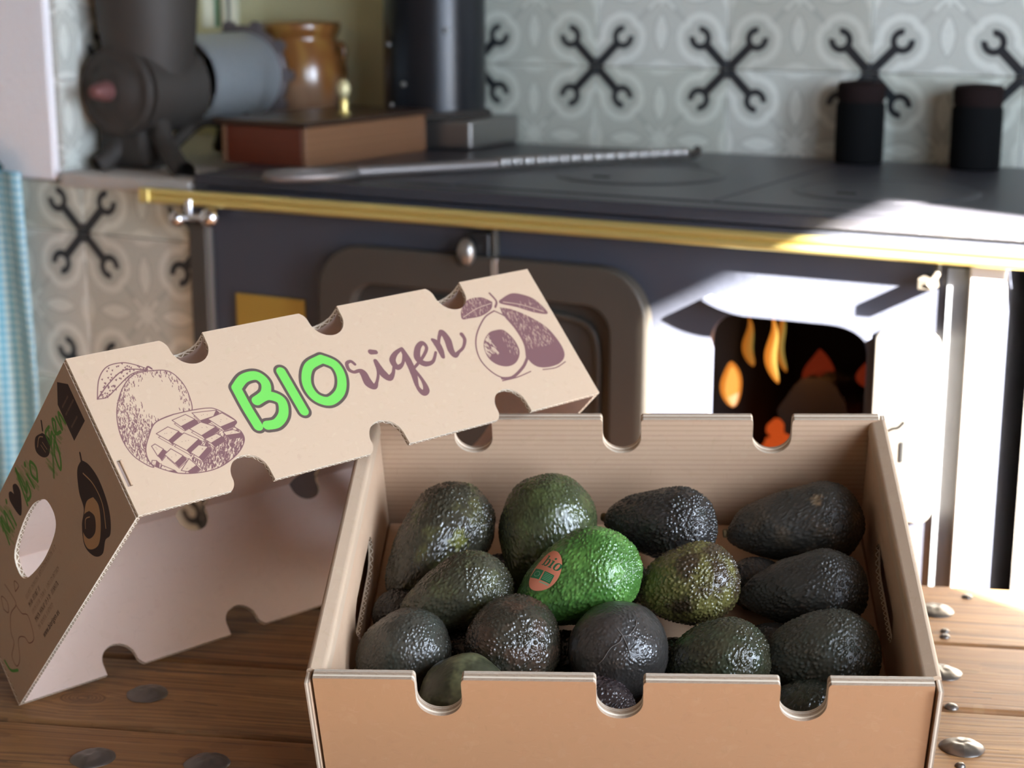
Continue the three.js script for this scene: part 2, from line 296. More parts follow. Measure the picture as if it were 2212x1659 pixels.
  mesh('latch_pin', new THREE.CylinderGeometry(0.0065, 0.0065, 0.05, 16).translate(0.018, -0.032, 0.016), M.chrome, lt);
  // yellowed plate on the front
  rb('nameplate', std({ color: 0xa88a3c, roughness: 0.5, metalness: 0.35 }), g, -1.272, -1.168, kf(-0.43), kf(-0.371), FRONT + 0.0005, FRONT + 0.004, 0.0012);
  // fire door swung flat against the front, with its bracket and hook
  const fd = new THREE.Group(); fd.name = 'fire_door'; g.add(fd); fd.position.set(-0.424 + 0.83, kf(-0.432), 1.9 + FRONT);
  mesh('door_leaf', new THREE.ExtrudeGeometry(roundRect(THREE.Shape, -0.033, -0.10, 0.028, 0.095, 0.012), { depth: 0.007, bevelEnabled: true, bevelSize: 0.002, bevelThickness: 0.002, bevelSegments: 2 }).translate(0, 0, 0.003), std({ color: 0x6c6862, roughness: 0.5, metalness: 0.3 }), fd);
  mesh('hook', tube([V(-0.012, -0.005, 0.011), V(-0.004, -0.001, 0.02), V(0.002, 0.006, 0.024)], 0.002, 16, 8), M.black, fd);
  mesh('keyhole', rbox(0.004, 0.022, 0.002, 0.0009).translate(-0.001, -0.028, 0.0125), M.soot, fd);
  mesh('bracket', mergeGeometries([tube([V(0.02, 0.172, 0.004), V(0.024, 0.158, 0.012), V(0.018, 0.146, 0.028)], 0.0035, 16, 8), rbox(0.016, 0.012, 0.028, 0.002).translate(0.016, 0.148, 0.014).toNonIndexed()].map((q) => { const r = q.index ? q.toNonIndexed() : q; return r; })), M.doorIron, fd);
  // right corner: wavy flue edge and pale post
  rb('flue_edge', std({ color: 0x8f9398, roughness: 0.4, metalness: 0.3, bumpMap: grain, bumpScale: 0.004 }), g, -0.392, -0.370, 0.06, kf(-0.27), FRONT + 0.0005, FRONT + 0.004, 0.001);
  rb('corner_post', std({ color: 0xb4b0aa, roughness: 0.5 }), g, -0.369, UR + 0.0005, 0.06, kf(-0.264), FRONT + 0.0005, FRONT + 0.012, 0.003);
}
{
  const g = inRoom(thing('white_cupboard', 'pale cupboard just right of the cookstove, past a dark gap', 'cupboard'), 0.1, 0, -1.9);
  rb('carcass', M.cabinet, g, -0.312, 0.6, 0.06, kf(-0.265), BACK + 0.01, FRONT - 0.02); rb('plinth', M.black, g, -0.30, 0.59, 0, 0.0595, BACK + 0.01, FRONT - 0.06);
  for (const [a, b] of [[-0.311, 0.142], [0.145, 0.599]]) rb('door', M.cabinet, g, a, b, 0.07, kf(-0.275), FRONT - 0.0195, FRONT - 0.002, 0.003);
}
// ---- fire
{
  const bark = std({ color: 0x2a201a, roughness: 0.95, bumpMap: grain, bumpScale: 0.004 });
  const log = (u, y, n, r, l, ry, rx, label) => {
    const geo = new THREE.CylinderGeometry(r, r * 1.05, l, 28, 10); geo.rotateX(Math.PI / 2); const p = geo.attributes.position;
    for (let i = 0; i < p.count; i++) { const k = 1 + 0.12 * noise3(p.getX(i) * 40 + u * 9, p.getY(i) * 40, p.getZ(i) * 12); p.setX(i, p.getX(i) * k); p.setY(i, p.getY(i) * k); }
    geo.computeVertexNormals(); const m = mesh(numbered('firewood_log'), geo, bark); scene.add(m); tag(m, label, 'log'); m.position.copy(W(u, y, n)); m.rotation.set(rx, -YAW + ry, 0, 'YXZ'); return m;
  };
  log(-0.572, kf(-0.476), FRONT - 0.20, 0.038, 0.16, 0.12, -0.12, 'charred round log, cut end facing out of the firebox');
  log(-0.508, kf(-0.484), FRONT - 0.25, 0.022, 0.15, -0.9, 0.1, 'dark split log lying askew behind the round log in the fire');
  const emb = [];
  for (let i = 0; i < 150; i++) { const s = rr(0.006, 0.014), b = new THREE.IcosahedronGeometry(s, 1), p = b.attributes.position; for (let k = 0; k < p.count; k++) { const f = 1 + 0.3 * noise3(p.getX(k) * 120 + i, p.getY(k) * 120, p.getZ(k) * 120); p.setXYZ(k, p.getX(k) * f, p.getY(k) * f * 0.8, p.getZ(k) * f); } b.computeVertexNormals(); b.applyMatrix4(new THREE.Matrix4().makeTranslation(rr(-0.095, 0.095), rr(0.0, 0.03), rr(-0.13, 0.10))); emb.push(b); }
  const e = mesh('ember_bed', mergeGeometries(emb), std({ color: 0x1a0a05, roughness: 1, emissive: new THREE.Color(1, 0.13, 0.02), emissiveIntensity: 0.32 })); scene.add(e); e.userData.kind = 'stuff'; e.userData.label = 'glowing orange embers under the logs'; e.position.copy(W(-0.555, kf(-0.545), FRONT - 0.16)); e.rotation.y = -YAW;
  // a flame: a curved spindle that leans and tapers
  const flame = (u, y, n, h, w, lean, label, core, fat = 0.85) => {
    const pts = []; for (let i = 0; i <= 24; i++) { const t = i / 24; pts.push([Math.max(0.0002, w * Math.pow(Math.sin(Math.PI * Math.pow(t, fat < 0.8 ? 0.9 : 0.62)), fat)), t * h]); }
    const geo = lathe(pts, 20), p = geo.attributes.position; for (let i = 0; i < p.count; i++) { const t = p.getY(i) / h; p.setX(i, p.getX(i) + lean * (t * t * 0.6 + 0.25 * Math.sin(t * 5)) * h); p.setZ(i, p.getZ(i) * 0.6); } geo.computeVertexNormals();
    const g = thing('flame', label, 'flame'); g.position.copy(W(u, y, n)); g.rotation.y = -YAW;
    mesh('outer_flame', geo, phys({ color: 0x000000, transparent: true, opacity: 0.62, emissive: core ? new THREE.Color(1, 0.30, 0.03) : new THREE.Color(0.8, 0.07, 0.02), emissiveIntensity: core > 0.5 ? 0.6 : core ? 0.3 : 0.1, roughness: 1 }), g, false);
    if (core) mesh('bright_core', geo.clone().scale(0.62, 0.86, 0.62).translate(0, h * 0.03, 0), std({ color: 0x000000, emissive: new THREE.Color(1, 0.66, 0.14), emissiveIntensity: core, roughness: 1 }), g, false);
    return g;
  };
  flame(-0.598, kf(-0.432), FRONT - 0.10, 0.080, 0.0062, -0.42, 'tall bright yellow flame rising over the round log', 1.0);
  flame(-0.650, kf(-0.43), FRONT - 0.16, 0.060, 0.0065, -0.40, 'dim orange flame just left of the tallest flame', 0.18);
  flame(-0.636, kf(-0.455), FRONT - 0.06, 0.052, 0.0125, -0.16, 'short fat yellow flame at the left edge of the fire opening', 1.0, 0.6);
  flame(-0.606, kf(-0.43), FRONT - 0.15, 0.078, 0.005, -0.46, 'thin orange flame close behind the tallest flame', 0.2);
  flame(-0.515, kf(-0.445), FRONT - 0.18, 0.035, 0.016, -0.2, 'low dull red flame right of the round log', 0);
  flame(-0.58, kf(-0.46), FRONT - 0.2, 0.05, 0.02, -0.2, 'dull red flame low behind the round log', 0);
  const pl = new THREE.PointLight(new THREE.Color(1, 0.42, 0.12), 0.006, 0, 2); pl.position.copy(W(-0.575, kf(-0.40), FRONT - 0.115)); pl.castShadow = true; pl.shadow.radius = 0.8; scene.add(pl);
}
// ---- things on the stove and the counter
{
  // twisted iron poker with a loop handle
  const g = thing('fire_poker', 'twisted iron poker with a loop handle lying across the stove top', 'poker');
  const A = V(...W(-1.168, TOP + 0.008, -1.592).toArray()), B = V(...W(-0.845, TOP + 0.008, -2.04).toArray()), len = A.distanceTo(B); g.position.copy(A); g.lookAt(B);
  const worn = std({ color: 0x77716e, roughness: 0.45, metalness: 0.55 });
  const loop = []; for (let i = 0; i < 30; i++) { const t = i / 30 * 2 * Math.PI; loop.push(V(Math.sin(t) * 0.027, 0, 0.032 - Math.cos(t) * 0.055)); }
  mesh('loop_handle', tube(loop, 0.006, 80, 10, true), worn, g);
  mesh('rod', tube([V(0, 0, 0.088), V(0, 0.001, len * 0.5)], 0.0072, 20, 10), worn, g);
  const tw = new THREE.BoxGeometry(0.0125, 0.0125, len * 0.5, 1, 1, 160), p = tw.attributes.position;
  for (let i = 0; i < p.count; i++) { const z = p.getZ(i), a = z * 190, x = p.getX(i), y = p.getY(i); p.setXYZ(i, x * Math.cos(a) - y * Math.sin(a), x * Math.sin(a) + y * Math.cos(a), z); } tw.computeVertexNormals(); tw.translate(0, 0.001, len * 0.75);
  mesh('twisted_shaft', tw, M.steel, g);
  mesh('tip', tube([V(0, 0, len), V(0, 0.002, len + 0.015), V(0.006, 0.008, len + 0.02)], 0.0055, 16, 8), M.castIron, g);
}
{
  const prof = [[0, 0], [0.03, 0], [0.0315, 0.004], [0.0315, 0.075], [0.029, 0.079], [0.0305, 0.083], [0.031, 0.098], [0.029, 0.104], [0.012, 0.106], [0, 0.106]];
  const can = thing('canister', 'left one of two near-black canisters with brown lids behind the hotplates', 'canister');
  mesh('body', lathe(prof.slice(0, 5), 40), phys({ color: 0x08090a, roughness: 0.85, specularIntensity: 0.25 }), can); mesh('lid', lathe([[0.0285, 0.0785], ...prof.slice(5)], 40), phys({ color: 0x1c1211, roughness: 0.85, specularIntensity: 0.25 }), can);
  const c2 = can.clone(); c2.name = numbered('canister'); scene.add(c2); c2.userData = { ...can.userData, label: 'right one of two near-black canisters with brown lids behind the hotplates' };
  can.position.copy(W(-0.642, TOP, -2.135)); c2.position.copy(W(-0.49, TOP, -2.13));
}
{
  const g = inRoom(thing('stovepipe', 'shiny black riveted stovepipe rising from a square collar', 'stovepipe'), -1.262, TOP, -2.09);
  mesh('pipe', lathe([[0.0735, 0.045], [0.0735, 1.9]], 64), M.pipe, g);
  rb('collar', M.steel, g, -1.372, -1.165, TOP + 0.0005, TOP + 0.042, -2.168, -2.025, 0.006);
  mesh('pipe_ring', lathe([[0.0738, 0.0425], [0.082, 0.0425], [0.082, 0.05], [0.0738, 0.053]], 48), M.castIron, g);
  for (const [a, y] of [[-0.55, 0.145], [0.75, 0.165], [-0.1, 0.09], [-0.45, 0.06]]) mesh('rivet', new THREE.SphereGeometry(0.004, 12, 8).translate(Math.sin(a) * 0.0737, y, Math.cos(a) * 0.0737), M.steel, g);
}
{
  // long wooden box with an overhanging lid
  const woodMap = texture((() => { const [c, x] = canvasOf(256, 256); x.fillStyle = '#8a6448'; x.fillRect(0, 0, 256, 256); for (let i = 0; i < 500; i++) { x.strokeStyle = `rgba(${rnd() < 0.5 ? '50,25,12' : '180,140,105'},${rr(0.03, 0.12)})`; x.lineWidth = rr(0.6, 2.5); const y = rnd() * 256; x.beginPath(); x.moveTo(0, y); x.bezierCurveTo(80, y + rr(-5, 5), 170, y + rr(-5, 5), 256, y + rr(-3, 3)); x.stroke(); } return c; })());
  const side = std({ map: woodMap, color: 0xe6dccf, roughness: 0.42 }), front = std({ map: woodMap, color: 0xb4694a, roughness: 0.45 }), lid = std({ map: woodMap, color: 0x6a625c, roughness: 0.35 });
  const g = thing('wooden_box', 'long low wooden box with a dark lid between the iron mill and the stovepipe', 'box'); g.position.copy(W(-1.302, TOP, -1.872)); g.rotation.y = -YAW - 0.05;
  const H = 0.05;
  mesh('side_panel', rbox(0.008, H, 0.27, 0.0015).translate(0.066, H / 2, 0), side, g); mesh('side_panel', rbox(0.008, H, 0.27, 0.0015).translate(-0.066, H / 2, 0), side, g);
  mesh('front_panel', rbox(0.1235, H, 0.008, 0.0015).translate(0, H / 2, 0.131), front, g); mesh('back_panel', rbox(0.1235, H, 0.008, 0.0015).translate(0, H / 2, -0.131), front, g);
  mesh('bottom', rbox(0.1235, 0.006, 0.253, 0.0015).translate(0, 0.004, 0), side, g);
  mesh('lid', rbox(0.154, 0.007, 0.288, 0.003).translate(0, H + 0.0045, 0), lid, g);
  const k = thing('brass_knob', 'slender pale brass knob standing on the wooden box lid', 'knob');
  mesh('stem', lathe([[0, 0], [0.0085, 0], [0.0085, 0.003], [0.005, 0.006], [0.0065, 0.014], [0.0055, 0.02], [0.004, 0.022]], 24), M.brass, k);
  mesh('head', lathe([[0.004, 0.022], [0.0085, 0.028], [0.0095, 0.035], [0.007, 0.043], [0.002, 0.047], [0, 0.0472]], 24), std({ color: 0xd8cd9c, roughness: 0.35, metalness: 0.4 }), k);
  k.position.copy(W(-1.262, TOP + H + 0.0082, -1.855));
}
{
  // honey glazed jar with two ear handles
  const g = thing('glazed_jar', 'honey-brown glazed stoneware jar with two small ear handles', 'jar'); g.position.copy(W(-1.495, CTOP, -2.085)); g.rotation.y = -YAW + 0.15;
  const prof = [[0, 0.001], [0.042, 0.001], [0.047, 0.012], [0.058, 0.05], [0.0655, 0.085], [0.066, 0.105], [0.061, 0.127], [0.053, 0.144], [0.0505, 0.15], [0.054, 0.153], [0.0575, 0.162], [0.0575, 0.168], [0.055, 0.1705], [0.051, 0.168], [0.047, 0.15], [0.05, 0.13], [0.058, 0.1], [0.05, 0.03], [0, 0.02]].map(([r, y]) => [r * 1.06, y * 1.08]);
  const geo = lathe(prof, 64), p = geo.attributes.position, col = [];
  for (let i = 0; i < p.count; i++) {
    const y = p.getY(i), a = Math.atan2(p.getX(i), p.getZ(i)), edge = 0.088 + 0.016 * noise3(Math.cos(a) * 1.6, Math.sin(a) * 1.6, 3), k = noise3(Math.cos(a) * 2, Math.sin(a) * 2, y * 30);
    const c = y > edge ? new THREE.Color(k > 0.25 ? 0x8c6430 : 0x7c4f26) : new THREE.Color(k > 0 ? 0x7d5e46 : 0x896950); col.push(c.r, c.g, c.b);
  }
  geo.setAttribute('color', new THREE.Float32BufferAttribute(col, 3));
  const glaze = phys({ vertexColors: true, roughness: 0.28, clearcoat: 0.7, clearcoatRoughness: 0.12 }); mesh('body', geo, glaze, g);
  for (const s of [-1, 1]) mesh('ear_handle', tube([V(s * 0.052, 0.148, 0), V(s * 0.067, 0.152, 0), V(s * 0.072, 0.142, 0), V(s * 0.069, 0.13, 0), V(s * 0.06, 0.126, 0)], 0.0052, 24, 10), phys({ color: 0x7c5428, roughness: 0.28, clearcoat: 0.7, clearcoatRoughness: 0.12 }), g);
}
{
  // cast-iron mill: hopper and feed body, hub disc with crank spindle, drum, lugged flange, arched legs
  const g = inRoom(thing('iron_mill', 'old cast-iron hand mill with a tall hopper, drum and arched legs', 'mill'), -1.475, CTOP, -1.80);
  const at = (m, u, y, n) => place(m, u, CTOP + y, n), zinc = std({ color: 0xa9afb2, roughness: 0.45, metalness: 0.55, bumpMap: grain, bumpScale: 0.002 });
  at(mesh('hopper', lathe([[0.05, 0.095], [0.056, 0.13], [0.062, 0.17], [0.066, 0.215], [0.068, 0.258], [0.069, 0.262], [0.069, 0.268], [0.064, 0.262], [0.06, 0.21], [0.05, 0.16]], 48), M.castIron, g), -1.478, 0, -1.722);
  at(mesh('rim', lathe([[0.068, 0.255], [0.072, 0.257], [0.072, 0.27], [0.068, 0.272]], 48), std({ color: 0x5a3c38, roughness: 0.6, metalness: 0.2 }), g), -1.478, 0, -1.722);
  at(mesh('feed_body', new THREE.CylinderGeometry(0.055, 0.06, 0.10, 40).rotateX(Math.PI / 2), M.castIron, g), -1.478, 0.105, -1.722);
  at(mesh('hub_disc', lathe([[0, 0.016], [0.018, 0.016], [0.022, 0.012], [0.034, 0.011], [0.037, 0.004], [0.05, 0.004], [0.056, 0.006], [0.058, 0], [0.058, -0.004]], 48).rotateX(Math.PI / 2), M.castIron, g), -1.488, 0.105, -1.668);
  at(mesh('spindle', lathe([[0.0, 0.03], [0.007, 0.03], [0.009, 0.027], [0.0125, 0.012], [0.0135, 0]], 28).rotateX(Math.PI / 2), std({ color: 0x7c5350, roughness: 0.5, metalness: 0.4 }), g), -1.49, 0.105, -1.654);
  at(mesh('drum', lathe([[0.058, -0.095], [0.061, -0.09], [0.061, 0.08], [0.058, 0.085]], 56).rotateX(Math.PI / 2), zinc, g), -1.488, 0.112, -1.862).rotation.y = 0.14;
  const fl = [lathe([[0.05, -0.006], [0.069, -0.006], [0.07, 0.004], [0.062, 0.006], [0.05, 0.006]], 48).toNonIndexed()];
  for (let k = 0; k < 10; k++) fl.push(new THREE.CylinderGeometry(0.009, 0.009, 0.012, 14).translate(Math.cos(k * 0.628) * 0.07, 0, Math.sin(k * 0.628) * 0.07).toNonIndexed());
  at(mesh('flange', mergeGeometries(fl).rotateX(Math.PI / 2), std({ color: 0x645c5c, roughness: 0.5, metalness: 0.35 }), g), -1.503, 0.112, -1.957).rotation.y = 0.14;
  const foot = (u, n, du, dn) => { const geo = tube([V(u + du, 0.006, n + dn), V(u + du * 0.75, 0.012, n + dn * 0.75), V(u + du * 0.3, 0.035, n + dn * 0.3), V(u, 0.075, n)], 0.0135, 32, 12); return at(mesh('leg', geo, M.castIron, g), 0, 0, 0); };
  foot(-1.502, -1.705, -0.02, 0.045); foot(-1.455, -1.705, 0.085, 0.05); foot(-1.515, -1.93, -0.03, -0.02); foot(-1.475, -1.90, 0.055, 0.015);
  at(mesh('leg_web', mergeGeometries([tube([V(-1.51, 0.02, -1.69), V(-1.48, 0.06, -1.70), V(-1.43, 0.03, -1.69)], 0.009, 24, 10), tube([V(-1.44, 0.03, -1.71), V(-1.45, 0.06, -1.80), V(-1.44, 0.03, -1.89)], 0.009, 24, 10), tube([V(-1.505, 0.05, -1.70), V(-1.5, 0.062, -1.80), V(-1.495, 0.05, -1.92)], 0.009, 24, 10)]), M.castIron, g), 0, 0, 0);
  at(mesh('front_pillar', rbox(0.085, 0.10, 0.06, 0.016).translate(-1.500, 0.051, -1.712), M.castIron, g), 0, 0, 0);
}
{
  // checked cloth hanging at the left edge
  const [c, x] = canvasOf(128, 128); x.fillStyle = '#d8f4f8'; x.fillRect(0, 0, 128, 128); x.fillStyle = 'rgba(60,160,205,0.42)'; x.fillRect(0, 0, 64, 128); x.fillRect(0, 0, 128, 64);
  const ck = texture(c, { repeat: [14, 60] }), geo = new THREE.BoxGeometry(0.17, 0.62, 0.003, 50, 40, 1), p = geo.attributes.position;
  for (let i = 0; i < p.count; i++) { const X = p.getX(i), Y = p.getY(i), t = (0.31 - Y) / 0.62; p.setXYZ(i, X * (0.86 + 0.2 * Math.min(1, t * 2.2)) - t * 0.01, Y, p.getZ(i) + 0.010 * Math.sin(X * 95 + Y * 3) * (0.4 + 0.6 * Math.min(1, t * 2))); } geo.computeVertexNormals();
  const g = thing('checked_cloth', 'turquoise and white checked cloth hanging at the left edge', 'cloth'); g.position.copy(W(-1.668, kf(-0.545), FRONT + 0.03)); g.rotation.y = -YAW;
  mesh('drape', geo, phys({ map: ck, roughness: 0.95, sheen: 0.3 }), g);
  mesh('gathered_top', tube([V(-0.05, 0.305, 0), V(0, 0.335, 0.004), V(0.03, 0.308, 0)], 0.012, 24, 10), std({ color: 0x1f5b5e, roughness: 0.9 }), g);
}
{
  // striped towel behind the mill
  const [c, x] = canvasOf(64, 32); x.fillStyle = '#d8d3b8'; x.fillRect(0, 0, 64, 32); x.fillStyle = '#7fa98a'; x.fillRect(18, 0, 14, 32); x.fillStyle = '#5a5a55'; x.fillRect(48, 0, 5, 32);
  const geo = new THREE.BoxGeometry(0.06, 0.26, 0.003, 20, 4, 1), p = geo.attributes.position; for (let i = 0; i < p.count; i++) p.setZ(i, p.getZ(i) + 0.004 * Math.sin(p.getX(i) * 160)); geo.computeVertexNormals();
  const g = mesh('striped_towel', geo, std({ map: texture(c), roughness: 0.95 })); scene.add(g); tag(g, 'cream and green striped towel hanging behind the mill hopper', 'towel'); g.position.copy(W(-1.60, kf(0.07), -2.03)); g.rotation.y = -YAW;
}

// ------------------------------------------------------------------ plank table
const TABLE = kf(-0.538), TA = 9 * Math.PI / 180;
{
  const g = thing('plank_table', 'low rustic table of thick worn planks studded with hand-forged nails', 'table'); g.rotation.y = -TA;
  const woodCanvas = (v) => {
    const [c, x] = canvasOf(1024, 160); x.fillStyle = ['#8d6237', '#855b34', '#936a3e'][v]; x.fillRect(0, 0, 1024, 160);
    const knots = [[rr(150, 450), rr(40, 120)], [rr(600, 900), rr(40, 120)]];
    for (let i = 0; i < 420; i++) {
      const y0 = rnd() * 160; x.strokeStyle = rnd() < 0.6 ? `rgba(48,26,10,${rr(0.05, 0.22)})` : `rgba(205,160,105,${rr(0.04, 0.14)})`; x.lineWidth = rr(0.5, 2.6); x.beginPath(); const a = rnd() < 0.5 ? 0 : rnd() * 700, b = a + rr(150, 700);
      for (let px = a; px <= b; px += 14) { let y = y0 + 5 * noise3(px * 0.004, y0 * 0.01, v * 7); for (const [kx, ky] of knots) { const d = (px - kx) / 34, e = (y - ky); y += Math.sign(e || 1) * 13 * Math.exp(-d * d) * Math.exp(-Math.abs(e) / 30); } px === a ? x.moveTo(px, y) : x.lineTo(px, y); }
      x.stroke();
    }
    for (const [kx, ky] of knots) for (let r = 11; r > 1; r -= 2) { x.strokeStyle = `rgba(40,20,8,${rr(0.25, 0.5)})`; x.lineWidth = 1.6; x.beginPath(); x.ellipse(kx, ky, r * 1.7, r, 0, 0, 7); x.stroke(); }
    for (let i = 0; i < 260; i++) { x.fillStyle = rnd() < 0.6 ? `rgba(35,20,10,${rr(0.04, 0.13)})` : `rgba(220,185,140,${rr(0.03, 0.1)})`; x.beginPath(); x.ellipse(rnd() * 1024, rnd() * 160, rr(4, 34), rr(1.5, 8), 0, 0, 7); x.fill(); }
    for (let i = 0; i < 26; i++) { x.strokeStyle = `rgba(30,16,8,${rr(0.3, 0.6)})`; x.lineWidth = rr(0.8, 2); const px = rnd() * 1024, py = rnd() * 160; x.beginPath(); x.moveTo(px, py); x.lineTo(px + rr(20, 120), py + rr(-5, 5)); x.stroke(); }
    return c;
  };
  const woods = [0, 1, 2].map((v) => { const c = woodCanvas(v), t = texture(c); return std({ map: t, roughness: 0.62, bumpMap: texture(c, { srgb: false }), bumpScale: 0.0009 }); });
  const Z = [-1.49, -1.345, -1.2115, -1.0825, -0.955, -0.828, -0.70, -0.57];
  for (let i = 0; i + 1 < Z.length; i++) {
    const w = Z[i + 1] - Z[i] - 0.004, geo = rbox(1.41, 0.042, w, 0.004, 2), p = geo.attributes.position, uv = geo.attributes.uv;
    for (let k = 0; k < p.count; k++) uv.setXY(k, p.getX(k) / 0.95 + i * 0.37, p.getZ(k) / 0.15 + 0.5 + p.getY(k));
    const m = mesh('plank', geo, woods[i % 3], g); m.position.set(-0.145, TABLE - 0.021 + (i % 2 ? 0.0004 : 0), (Z[i] + Z[i + 1]) / 2); m.rotation.z = 0; m.rotation.y = rr(-0.002, 0.002);
  }
  const wm = woods[1];
  for (const z of [-1.38, -0.68]) { mesh('cross_rail', rbox(1.25, 0.08, 0.05, 0.004), wm, g).position.set(-0.145, TABLE - 0.083, z); for (const xx of [-0.74, 0.45]) mesh('leg', rbox(0.07, TABLE - 0.0435, 0.07, 0.005), wm, g).position.set(xx, (TABLE - 0.0435) / 2, z + (z < -1 ? 0.062 : -0.062)); }
  // forged nails: dented domes, no two alike
  const nm = std({ color: 0x6a645e, roughness: 0.36, metalness: 0.8 });
  const nail = (x, z, r, h) => {
    const prof = []; for (let k = 0; k <= 8; k++) { const t = k / 8; prof.push([r * t, h * (1 - t * t * t) + 0.0006]); } prof.push([r * 0.97, 0]);
    const geo = lathe(prof, 36), p = geo.attributes.position; for (let k = 0; k < p.count; k++) { const f = 1 + 0.05 * noise3(p.getX(k) * 70 + x * 50, p.getZ(k) * 70, z * 9); p.setXYZ(k, p.getX(k) * f, p.getY(k) * (1 + 0.14 * noise3(p.getX(k) * 110, p.getZ(k) * 110, x * 30)), p.getZ(k) * f); } geo.computeVertexNormals();
    mesh('nail', geo, nm, g).position.set(x * Math.cos(TA) + z * Math.sin(TA), TABLE, -x * Math.sin(TA) + z * Math.cos(TA));
  };
  for (const [x, z] of [[-0.285, -1.202], [-0.30, -1.091], [-0.217, -1.083], [0.327, -1.108], [0.346, -1.243], [0.375, -1.379]]) nail(x, z, 0.0162, 0.0042);
  for (const [x, z, r] of [[0.368, -1.319, 0.0045], [0.371, -1.331, 0.004], [0.412, -1.413, 0.005], [0.318, -1.079, 0.004], [0.337, -1.177, 0.0055], [0.352, -1.249, 0.0045]]) nail(x, z, r, 0.0025);
}

// ------------------------------------------------------------------ cardboard box: local axes at the middle of its front rim
const boxM = new THREE.Matrix4().makeBasis(V(0.99744, 0.01652, 0.0696), V(-0.04019, 0.9343, 0.35421), V(-0.05917, -0.3561, 0.93257)).setPosition(0.0674, EYE - 0.424, -0.9645);
const BL = 0.2926, BH = 0.115;
const boxPoint = (x, y, z) => V(x, y, z).applyMatrix4(boxM);
{
  const g = thing('cardboard_box', 'open kraft cardboard box full of avocados, tilted towards the viewer', 'box');
  g.quaternion.setFromRotationMatrix(boxM); g.position.copy(boxPoint(0, -BH, -BL / 2));
  const add = (name, geo, mat, x, y, z, ry = 0) => { const m = mesh(name, geo, mat, g); m.position.set(x, y + BH, z + BL / 2); m.rotation.y = ry; return m; };
  // long walls with three U notches in the rim
  const notched = (hw, h) => {
    const s = new THREE.Shape(); s.moveTo(-hw, -h); s.lineTo(hw, -h); s.lineTo(hw, 0);
    for (const c of [0.115, 0, -0.115]) { s.lineTo(c + 0.0165, 0); s.quadraticCurveTo(c + 0.0148, -0.001, c + 0.0148, -0.004); s.lineTo(c + 0.0148, -0.017); s.absarc(c, -0.017, 0.0148, 0, -Math.PI, true); s.lineTo(c - 0.0148, -0.004); s.quadraticCurveTo(c - 0.0148, -0.001, c - 0.0165, 0); }
    s.lineTo(-hw, 0); s.closePath(); return s;
  };
  const [fg, fm] = board(notched(0.1948, 0.113), 0.0085, boxOut, kraftIn, 2, false); add('front_panel', fg, fm, 0, -0.0005, -0.001);
  const [bg, bm] = board(notched(0.1948, 0.113), 0.0085, boxOut, kraftRib, 2, false); add('back_panel', bg, bm, 0, 0, -BL + 0.001, Math.PI);
  // end walls: an outer board, an inner leaf and the rolled fold over both; a hand hole through them
  const hand = (S) => { const s = new S(); s.moveTo(-0.04, -0.047); s.lineTo(0.03, -0.047); s.quadraticCurveTo(0.045, -0.050, 0.047, -0.062); s.quadraticCurveTo(0.044, -0.076, 0.03, -0.077); s.lineTo(-0.03, -0.077); s.quadraticCurveTo(-0.044, -0.076, -0.047, -0.062); s.quadraticCurveTo(-0.045, -0.05, -0.04, -0.047); return s; };
  for (const sd of [-1, 1]) {
    const end = new THREE.Group(); end.name = 'end_wall'; g.add(end); end.position.set(sd * 0.2, BH, 0); end.rotation.y = sd * Math.PI / 2;
    const os = poly([[-BL / 2 - 0.0015, -0.113], [BL / 2 + 0.001, -0.113], [BL / 2 + 0.001, -0.003], [-BL / 2 - 0.0015, -0.003]]), is = poly([[-BL / 2 + 0.011, -0.1], [BL / 2 - 0.011, -0.1], [BL / 2 - 0.011, -0.008], [-BL / 2 + 0.011, -0.008]]);
    const c = sd * 0.012; const shift = (P) => { const q = hand(THREE.Path), pts = q.getPoints(8).map((v) => new THREE.Vector2(v.x + c, v.y)); return new THREE.Path(pts); };
    is.holes.push(shift());
    const [og, om] = board(os, 0.0032, boxOut, kraftIn, 1, false); mesh('outer_board', og, om, end);
    const [ig, im] = board(is, 0.0036, kraftIn, kraftIn, 1); ig.translate(0, 0, -0.0084); mesh('inner_leaf', ig, im, end);
    const fs = new THREE.Shape(); fs.moveTo(0.0002, -0.008); fs.lineTo(0.0002, -0.003); fs.quadraticCurveTo(0, 0.0002, -0.003, 0.0004); fs.lineTo(-0.0095, -0.0016); fs.quadraticCurveTo(-0.0122, -0.0026, -0.0124, -0.0055); fs.lineTo(-0.0126, -0.013); fs.lineTo(-0.0122, -0.013); fs.lineTo(-0.0118, -0.005); fs.lineTo(-0.0006, -0.0032); fs.lineTo(-0.0003, -0.008); fs.closePath();
    mesh('top_fold', foldAcross(fs, BL - 0.0185), kraftOut, end);
  }
  add('bottom_panel', rbox(0.388, 0.008, BL - 0.02, 0.001), boxOut, 0, -0.1085, -BL / 2);
  add('inner_pad', rbox(0.374, 0.005, BL - 0.028, 0.001), kraftRib, 0, -0.1015, -BL / 2);
}
function foldAcross(profile, len) {                  // profile x = along the wall's normal, y = up; swept along the wall (local x)
  const g = new THREE.ExtrudeGeometry(profile, { depth: len, bevelEnabled: false, curveSegments: 6 }); g.translate(0, 0, -len / 2);
  const p = g.attributes.position, n = g.attributes.normal;
  for (let i = 0; i < p.count; i++) { const a = [p.getX(i), p.getY(i), p.getZ(i)], b = [n.getX(i), n.getY(i), n.getZ(i)]; p.setXYZ(i, -a[2], a[1], a[0]); n.setXYZ(i, -b[2], b[1], b[0]); }
  return g;
}
